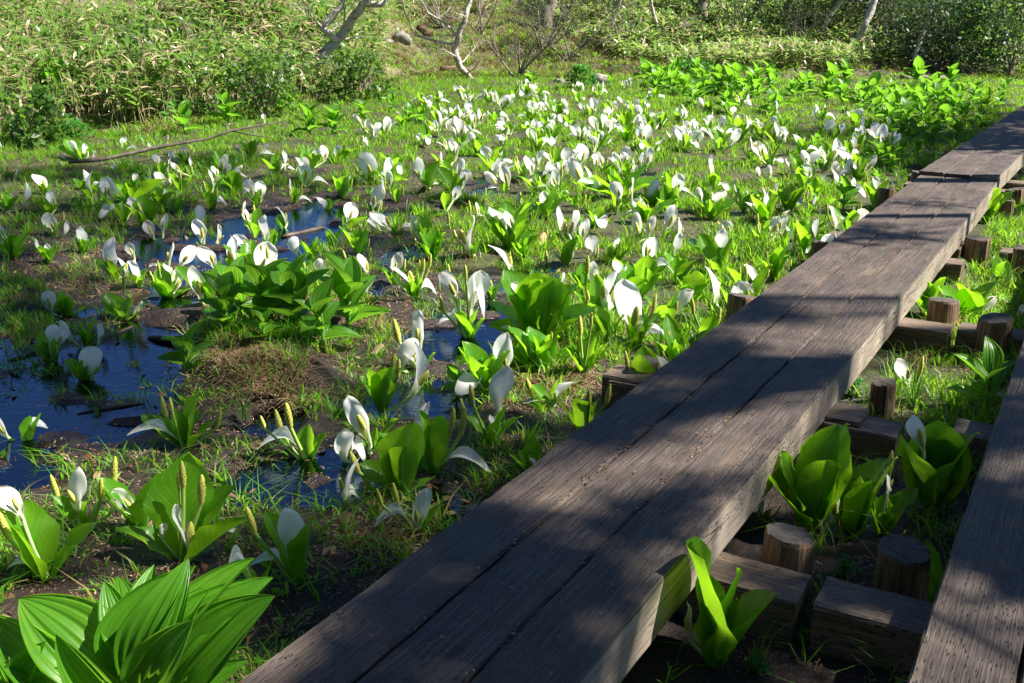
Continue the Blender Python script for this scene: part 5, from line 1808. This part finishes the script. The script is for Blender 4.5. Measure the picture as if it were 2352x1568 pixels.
def px_tree(stems, base_py, label, mat, leafmat=None, seed=1, depth=2, per=0, name='bank_tree', lb=1.0, size=.09):
    """stems: list of [(px, py, r_px), ...] paths seen on the sheet, first one from the ground up"""
    x0, y0, _ = stems[0][0]
    g = ground_at(x0, base_py if base_py else y0)
    rr = random.Random(seed)
    root = thing(name, g, label, 'tree', 'trees on the bank')
    mb = MB(); tw = MB(); tips = []
    for st in stems:
        P = []; yy = g.y
        for i, (x, y, r) in enumerate(st):
            P.append(at_depth(x, y, yy + .12 * math.sin(i * 1.7 + seed)) - g)
        P[0].z -= .1 if st is stems[0] else 0
        rad = [r * g.y / F for _, _, r in st]
        PP = []; RR = []
        for i in range(len(P) - 1):
            for s in range(4):
                t = s / 4
                w = P[i].lerp(P[i + 1], t) + Vector((rr.uniform(-1, 1), rr.uniform(-1, 1), 0)) * rad[i] * .35 * (s > 0)
                PP.append(w); RR.append(rad[i] * (1 - t) + rad[i + 1] * t)
        PP.append(P[-1]); RR.append(rad[-1])
        V, fc = tube(PP, RR, 9, .2, seed=seed)
        mb.add(V, fc)
        for i in range(2, len(PP), 2):
            if rr.random() < .55 * lb:
                d = Vector((rr.uniform(-1, 1), rr.uniform(-1, 1), rr.uniform(-.1, .9))).normalized()
                grow(tw, PP[i], d, rr.uniform(.5, 1.1) * lb, max(.008, RR[i] * .3), depth, rr, tips)
        d = (PP[-1] - PP[-2]).normalized()
        grow(tw, PP[-1], d, 1.2, RR[-1] * .9, depth + 1, rr, tips)
    link('trunk', mb.mesh('trunk', mat), root)
    link('branches', tw.mesh('branches', mat), root)
    if leafmat and per:
        V, T = crown_leaves([t for t, _ in tips], per, .22, size)
        link('crown', new_mesh('crown', V, T, leafmat, smooth=False), root)
    return root


k7 = lambda L: [(x * .502, y * .502, r) for x, y, r in L]
px_tree([k7([(1440, 430, 11), (1415, 330, 11), (1480, 245, 12), (1540, 185, 11), (1610, 85, 10), (1680, 0, 9), (1760, -110, 7), (1800, -260, 5)]),
         k7([(1540, 185, 8), (1480, 130, 8), (1560, 30, 7), (1600, -60, 5)]), k7([(1680, 20, 7), (1740, 20, 6), (1765, -10, 5), (1790, -60, 3)])],
        222, 'thick leaning birch trunk rising out of the bamboo edge', M['bark_pale'], M['tree_leaf'], 3, 2, 5, lb=.8)
px_tree([k7([(2165, 358, 6), (2100, 295, 7), (2078, 225, 7.5), (2098, 160, 6.5), (2130, 80, 5.5), (2150, 0, 5), (2165, -90, 4)]),
         k7([(2078, 205, 3.4), (2000, 190, 3), (1900, 160, 2.2), (1855, 60, 1.8), (1840, -20, 1.2)]), k7([(2098, 170, 3), (2040, 110, 2.4), (1960, 60, 1.8), (1920, -10, 1.2)])],
        180, 'twisted pale trunk standing alone at the meadow rim', M['bark_pale'], None, 5, 2, 0, lb=.7)
# bare many-stemmed shrub
def bare_shrub(px, py, n, L, label, seed, mat):
    g = ground_at(px, py); rr = random.Random(seed)
    root = thing('bare_shrub', g, label, 'shrub', 'bare shrubs on the bank')
    mb = MB(); tips = []
    for i in range(n):
        a = rr.uniform(0, 6.28); t = rr.uniform(.3, 1.1)
        d = Vector((math.cos(a) * t, math.sin(a) * t * .6, 1)).normalized()
        grow(mb, Vector((rr.uniform(-.15, .15), rr.uniform(-.1, .1), -.05)), d, L * rr.uniform(.7, 1.1), rr.uniform(.018, .034), 4, rr, tips, 0, .5)
    link('branches', mb.mesh('branches', mat), root)
    V, T = crown_leaves([t for t, _ in tips], 2, .06, .045)
    link('crown', new_mesh('crown', V, T, M['tree_leaf'], smooth=False), root)


bare_shrub(1190, 178, 9, 1.5, 'bare grey many-stemmed shrub on the meadow rim', 4, M['bark_grey'])
bare_shrub(1300, 140, 7, 1.5, 'bare branching shrub behind the squared rock', 8, M['bark_grey'])
bare_shrub(1430, 120, 5, 1.1, 'small bare shrub behind the driftwood snag', 12, M['bark_grey'])
bare_shrub(1100, 80, 6, 1.3, 'bare twiggy shrub up the dry slope', 19, M['bark_grey'])
bare_shrub(1250, 110, 8, 1.6, 'tall bare shrub between the twisted trunk and the snag', 23, M['bark_grey'])
bare_shrub(1010, 60, 7, 1.4, 'bare shrub behind the reddish stump', 27, M['bark_grey'])
bare_shrub(1370, 60, 6, 1.5, 'bare shrub up the slope by the dark straight trunk', 31, M['bark_grey'])
bare_shrub(1830, 120, 5, 1.2, 'bare shrub in the bamboo before the thin leaning stem', 35, M['bark_grey'])
bare_shrub(2050, 130, 5, 1.2, 'bare shrub beside the slim sapling', 39, M['bark_grey'])
for i, (st, by, lab, mt) in enumerate([
        ([(1255, 66, 17), (1258, 20, 15), (1268, -40, 13), (1270, -200, 10)], 70, 'dark straight trunk behind the bare shrubs', 'bark_grey'),
        ([(1618, 42, 12), (1616, 0, 11), (1620, -80, 10), (1612, -220, 8)], 46, 'stout pale trunk standing on the bamboo slope', 'bark_grey'),
        ([(1748, 70, 13), (1745, 20, 12), (1742, -40, 11), (1748, -200, 8)], 74, 'thick grey trunk in the bamboo slope', 'bark_grey'),
        ([(1785, 66, 7), (1800, 30, 7), (1815, -10, 6), (1830, -120, 4)], 70, 'slender pale trunk leaning beside the thick grey one', 'bark_pale'),
        ([(1868, 96, 6), (1895, 55, 5), (1930, 0, 5), (1960, -90, 3)], 100, 'thin leaning pale stem over the bamboo', 'bark_pale'),
        ([(1962, 112, 9), (1985, 62, 8), (2005, 10, 8), (2015, -40, 7), (2030, -160, 5)], 116, 'curved birch trunk above the straight pale log', 'bark_pale'),
        ([(2092, 152, 5), (2112, 100, 5), (2130, 50, 5), (2142, 0, 4), (2160, -90, 3)], 160, 'slim pale sapling in front of the dark hollow', 'bark_pale'),
        ([(1515, 70, 4), (1500, 30, 4), (1492, -10, 4), (1480, -90, 3)], 76, 'thin white stem above the driftwood snag', 'bark_pale'),
        ([(1400, 82, 4), (1410, 40, 4), (1425, 0, 3), (1440, -80, 3)], 90, 'thin forked white stem left of the snag', 'bark_pale')]):
    px_tree([st], by, lab, M[mt], M['tree_leaf'], 30 + i, 2, 4, lb=.6, size=.07)


# leafy bushes and dark wood behind the right bank, its shade partly in the leaf colour
def bush(px, py, Y, w, h, n, label, mat, seed, group='bushes and trees behind the bank'):
    rr = random.Random(seed)
    p = at_depth(px, py, Y)
    g = Vector((p.x, p.y, gz(p.x, p.y)))
    root = thing('forest_tree' if h > 3 else 'leafy_bush', g, label, 'tree' if h > 3 else 'bush', group)
    mb = MB(); tips = []
    for i in range(5 if h < 3 else 1):
        d = Vector((rr.uniform(-.5, .5), rr.uniform(-.4, .4), 1)).normalized() if h < 3 else Vector((0, 0, 1))
        grow(mb, Vector((0, 0, -.1)), d, h * .6, .03 if h < 3 else .14, 3, rr, tips, 0, .3)
    link('trunk', mb.mesh('trunk', M['bark_grey']), root)
    cl = []
    for i in range(n):
        a = rr.uniform(0, 6.28); q = rr.random() ** .5; z = rr.random()
        ww = w * .5 * (1 - .55 * abs(z - .4))
        cl.append(Vector((math.cos(a) * q * ww, math.sin(a) * q * ww, h * (.08 + .92 * z))))
    V, T = crown_leaves(cl, 26, w * .07, .11 if h < 3 else .16)
    link('crown', new_mesh('crown', V, T, mat, smooth=False), root)


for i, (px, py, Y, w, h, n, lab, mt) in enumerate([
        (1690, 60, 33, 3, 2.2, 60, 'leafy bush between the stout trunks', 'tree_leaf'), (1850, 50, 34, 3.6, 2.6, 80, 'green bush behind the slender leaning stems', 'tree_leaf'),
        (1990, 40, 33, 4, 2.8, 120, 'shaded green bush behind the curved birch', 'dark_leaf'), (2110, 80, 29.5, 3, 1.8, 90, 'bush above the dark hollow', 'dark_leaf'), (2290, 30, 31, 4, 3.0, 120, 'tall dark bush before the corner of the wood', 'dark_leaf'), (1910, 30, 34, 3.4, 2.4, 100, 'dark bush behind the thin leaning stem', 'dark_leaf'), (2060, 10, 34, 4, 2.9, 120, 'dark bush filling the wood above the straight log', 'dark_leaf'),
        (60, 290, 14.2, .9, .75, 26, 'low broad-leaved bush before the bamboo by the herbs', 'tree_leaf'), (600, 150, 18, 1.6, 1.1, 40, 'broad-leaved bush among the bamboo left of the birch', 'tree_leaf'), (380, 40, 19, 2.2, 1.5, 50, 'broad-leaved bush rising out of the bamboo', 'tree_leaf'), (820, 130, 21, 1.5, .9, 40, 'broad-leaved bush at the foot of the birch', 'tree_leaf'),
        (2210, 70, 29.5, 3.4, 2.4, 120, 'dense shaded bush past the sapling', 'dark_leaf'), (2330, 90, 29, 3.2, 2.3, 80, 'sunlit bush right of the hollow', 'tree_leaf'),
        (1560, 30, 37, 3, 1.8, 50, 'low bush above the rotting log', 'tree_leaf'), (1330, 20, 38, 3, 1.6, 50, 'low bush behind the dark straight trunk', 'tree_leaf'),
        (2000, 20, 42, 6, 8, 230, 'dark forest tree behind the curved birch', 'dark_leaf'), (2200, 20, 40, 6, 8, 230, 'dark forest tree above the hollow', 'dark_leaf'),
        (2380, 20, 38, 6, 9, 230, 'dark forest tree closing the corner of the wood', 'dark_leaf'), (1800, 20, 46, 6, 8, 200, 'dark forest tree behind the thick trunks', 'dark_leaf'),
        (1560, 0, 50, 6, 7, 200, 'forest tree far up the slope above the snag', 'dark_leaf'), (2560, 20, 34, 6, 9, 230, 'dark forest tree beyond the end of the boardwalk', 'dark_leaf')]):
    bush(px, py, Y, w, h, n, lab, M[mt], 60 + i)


# ------------------------------------------------------------------ trees on the sunny side of the walk: they cast the dappled shade
def on_ray(p, t): return Vector(p) + SUN * t


LIT = [(1235, 1120, 125, 95), (1300, 1190, 75, 60), (1440, 1065, 120, 55), (1540, 1040, 100, 60), (1690, 930, 130, 55), (1800, 790, 110, 45), (1620, 1010, 80, 55), (600, 1540, 110, 60), (1700, 1130, 70, 70), (1850, 950, 70, 60), (1990, 760, 70, 60), (1805, 1250, 60, 50), (2050, 830, 80, 40), (1650, 1270, 50, 50),
       (1850, 700, 50, 22), (2240, 1060, 90, 60), (470, 1390, 150, 120), (190, 1105, 70, 60), (500, 1130, 90, 60), (620, 1000, 70, 50), (890, 1040, 50, 60), (920, 830, 110, 70)]
TREES = [(7.6, 1.4, 12.0), (8.6, 4.4, 13.0), (9.8, 7.6, 13.0), (11.5, 11.2, 13.5), (7.2, -1.6, 12.0), (14.5, 14.6, 14.0), (12.5, 5.6, 16.0), (18.5, 20.0, 15.0), (6.9, 9.6, 15.5)]
clumps = [[] for _ in TREES]


def shade(px, py, r, z=0.0, hfrac=None):
    """put a leaf clump of radius r on the sun ray through the ground point seen at (px, py), in the tree it suits best"""
    x, y = G(px, py, z)
    k = on_ray((x, y, z), (DECK - z) / SUN.z)                 # where the same ray crosses the height of the boards
    kx, ky = project(np.array([k.x]), np.array([k.y]), DECK)
    if in_lit(float(kx[0]), float(ky[0]), 1.7): return False
    best = None
    for i, (tx, ty, th) in enumerate(TREES):
        for t in np.linspace(7, 20, 27):
            q = on_ray((x, y, z), t)
            if not (.42 * th < q.z < th): continue
            rad = math.hypot(q.x - tx, q.y - ty)
            allow = 3.3 * (1.1 - .5 * q.z / th)
            sc = rad / allow
            if best is None or sc < best[0]: best = (sc, i, q)
    if best and best[0] < 1.6:
        clumps[best[1]].append((best[2], r))
        return True
    return False


def in_lit(px, py, k=1.0):
    return any(((px - a) / c) ** 2 + ((py - b) / d) ** 2 < k for a, b, c, d in LIT)


rs = random.Random(5)
# the near boards
for i in range(430):
    v = rs.uniform(.9, 5.4); u = rs.uniform(-1.46 if v < 2.2 else -1.62, -.85 if v < 2.0 else -1.04)
    w = walk(u, v); px, py = project(np.array([w.x]), np.array([w.y]), DECK)
    px, py = float(px[0]), float(py[0])
    if in_lit(px, py, 1.35): continue
    if v > 3.6 and rs.random() < .45: continue
    shade(px, py, rs.uniform(.06, .12), DECK)
SH = [  # (px, py, rx, ry, number, clump radius): patches of shade on the marsh
    (1950, 1150, 260, 260, 26, .14), (2150, 1350, 150, 180, 14, .14), (1700, 1450, 120, 100, 8, .13),
    (2280, 1300, 80, 260, 16, .13), (2250, 1480, 110, 90, 14, .13), (950, 1150, 180, 110, 9, .12), (700, 1250, 160, 100, 7, .12), (850, 1350, 120, 80, 5, .12), (1000, 1010, 110, 60, 9, .11),
    (120, 1270, 110, 60, 5, .10), (640, 1370, 130, 90, 16, .08), (330, 1290, 90, 30, 6, .08), (760, 1180, 120, 60, 10, .08), (560, 1230, 80, 40, 6, .08), (860, 1270, 120, 80, 10, .08), (1900, 1330, 130, 90, 20, .08), (2080, 1000, 80, 60, 8, .08), (2050, 1150, 90, 90, 10, .08), (1700, 1500, 100, 60, 8, .08), (150, 780, 170, 110, 16, .22), (60, 620, 90, 120, 9, .25), (430, 960, 90, 50, 6, .12),
    (240, 900, 120, 60, 7, .16), (700, 760, 120, 40, 4, .14),
    (2130, 335, 150, 40, 22, .4), (2280, 290, 100, 40, 16, .45), (250, 470, 260, 50, 14, .22), (120, 400, 200, 30, 8, .25), (560, 430, 200, 30, 6, .2), (1850, 300, 110, 12, 5, .3), (2250, 350, 80, 60, 10, .35),
    (1950, 620, 60, 40, 4, .16), (2050, 540, 70, 12, 3, .14), (950, 530, 70, 25, 3, .2), (560, 360, 180, 12, 4, .3), (2290, 900, 60, 100, 6, .12)]
for px, py, rx, ry, n, r in SH:
    for i in range(n):
        a = rs.uniform(0, 6.28); q = rs.random() ** .5
        x_, y_ = px + math.cos(a) * q * rx, py + math.sin(a) * q * ry
        if in_lit(x_, y_): continue
        shade(x_, y_, r * rs.uniform(.7, 1.3), .1)

SLAB = ['broadleaf tree standing beyond the opposite boards with thin open crown', 'slim broadleaf tree on the sunny side of the walk', 'open crowned tree on the sunny side past the sleepers',
        'tall tree on the sunny side near the plank joint', 'tree standing behind the viewpoint on the sunny side', 'tall spreading tree shading the far boards',
        'tallest tree set back on the sunny side', 'tall tree at the far end of the walk on the sunny side', 'tall slender tree standing close to the opposite boards']
for i, (tx, ty, th) in enumerate(TREES):
    g = Vector((tx, ty, gz(tx, ty)))
    rr = random.Random(200 + i)
    root = thing('shade_tree', g, SLAB[i], 'tree', 'trees on the sunny side of the walk')
    P = [Vector((.18 * math.sin(k * .9 + i), .18 * math.cos(k * .8 + i) - .18 * math.cos(i), k * th / 9 - .1)) for k in range(10)]
    V, fc = tube(P, [.16 * (1 - .085 * k) for k in range(10)], 10, .12, seed=i)
    link('trunk', new_mesh('trunk', V, fc, M['bark_pale']), root)
    mb = MB(); pts = []; Vs = []; Ts = []; o = 0
    for q, r in clumps[i]:
        c = q - g
        k = max(2, min(9, int((c.z / th) * 9) - 1))
        mid = P[k].lerp(c, .5) + Vector((0, 0, .15))
        V, fc = tube([P[k], mid, c], [.016, .011, .005], 4, .1, cap=False)
        mb.add(V, fc)
        V, T = crown_leaves([c], max(14, int(46 * (r / .12) ** 1.2)), r, .085 if r < .2 else .15)
        Vs.append(V); Ts.append(T + o); o += len(V)
    if mb.v: link('branches', mb.mesh('branches', M['bark_grey']), root)
    if Vs: link('crown', new_mesh('crown', np.concatenate(Vs), np.concatenate(Ts), M['tree_leaf'], smooth=False), root)


# unseen trees added round the viewpoint to cut the sky fill
def sky_block_crown():
    cl = []
    rr = random.Random(77)
    for i in range(420):
        a = rr.uniform(0, 6.28); z = rr.random(); q = rr.random() ** .5 * (2.6 * (1 - .75 * z) + .3)
        cl.append((math.cos(a) * q, math.sin(a) * q, 1.6 + 9.5 * z))
    V, T = crown_leaves(cl, 12, .3, .42)
    return new_mesh('sky_block_crown', V, T, M['dark_leaf'], smooth=False)


WC = sky_block_crown()
Vt, ft = tube([(0, 0, -.2), (.1, 0, 3), (0, .1, 6), (0, 0, 11)], [.22, .18, .12, .03], 9, .1)
WT = new_mesh('sky_block_trunk', Vt, ft, M['bark_dark'])
for i, (x, y, sc) in enumerate([(-7, -5, 1.1), (-3.5, -7, 1.2), (0.5, -6.5, 1.0), (4, -9, 1.2), (-11, -2, 1.2), (-14, 3, 1.1), (-2, -11, 1.3), (8, -11, 1.2), (-17, 8, 1.1), (-9, -9, 1.3), (2.5, -12, 1.3)]):
    root = thing('sky_block_tree', (x, y, gz(x, y)), 'unseen dense tree added round the viewpoint to cut sky fill', 'tree', 'unseen trees added to cut sky fill', rz=i * 1.3)
    root.scale = (sc, sc, sc)
    link('trunk', WT, root); link('crown', WC, root)
print('plants', cabbage_count, 'clumps', [len(c) for c in clumps])
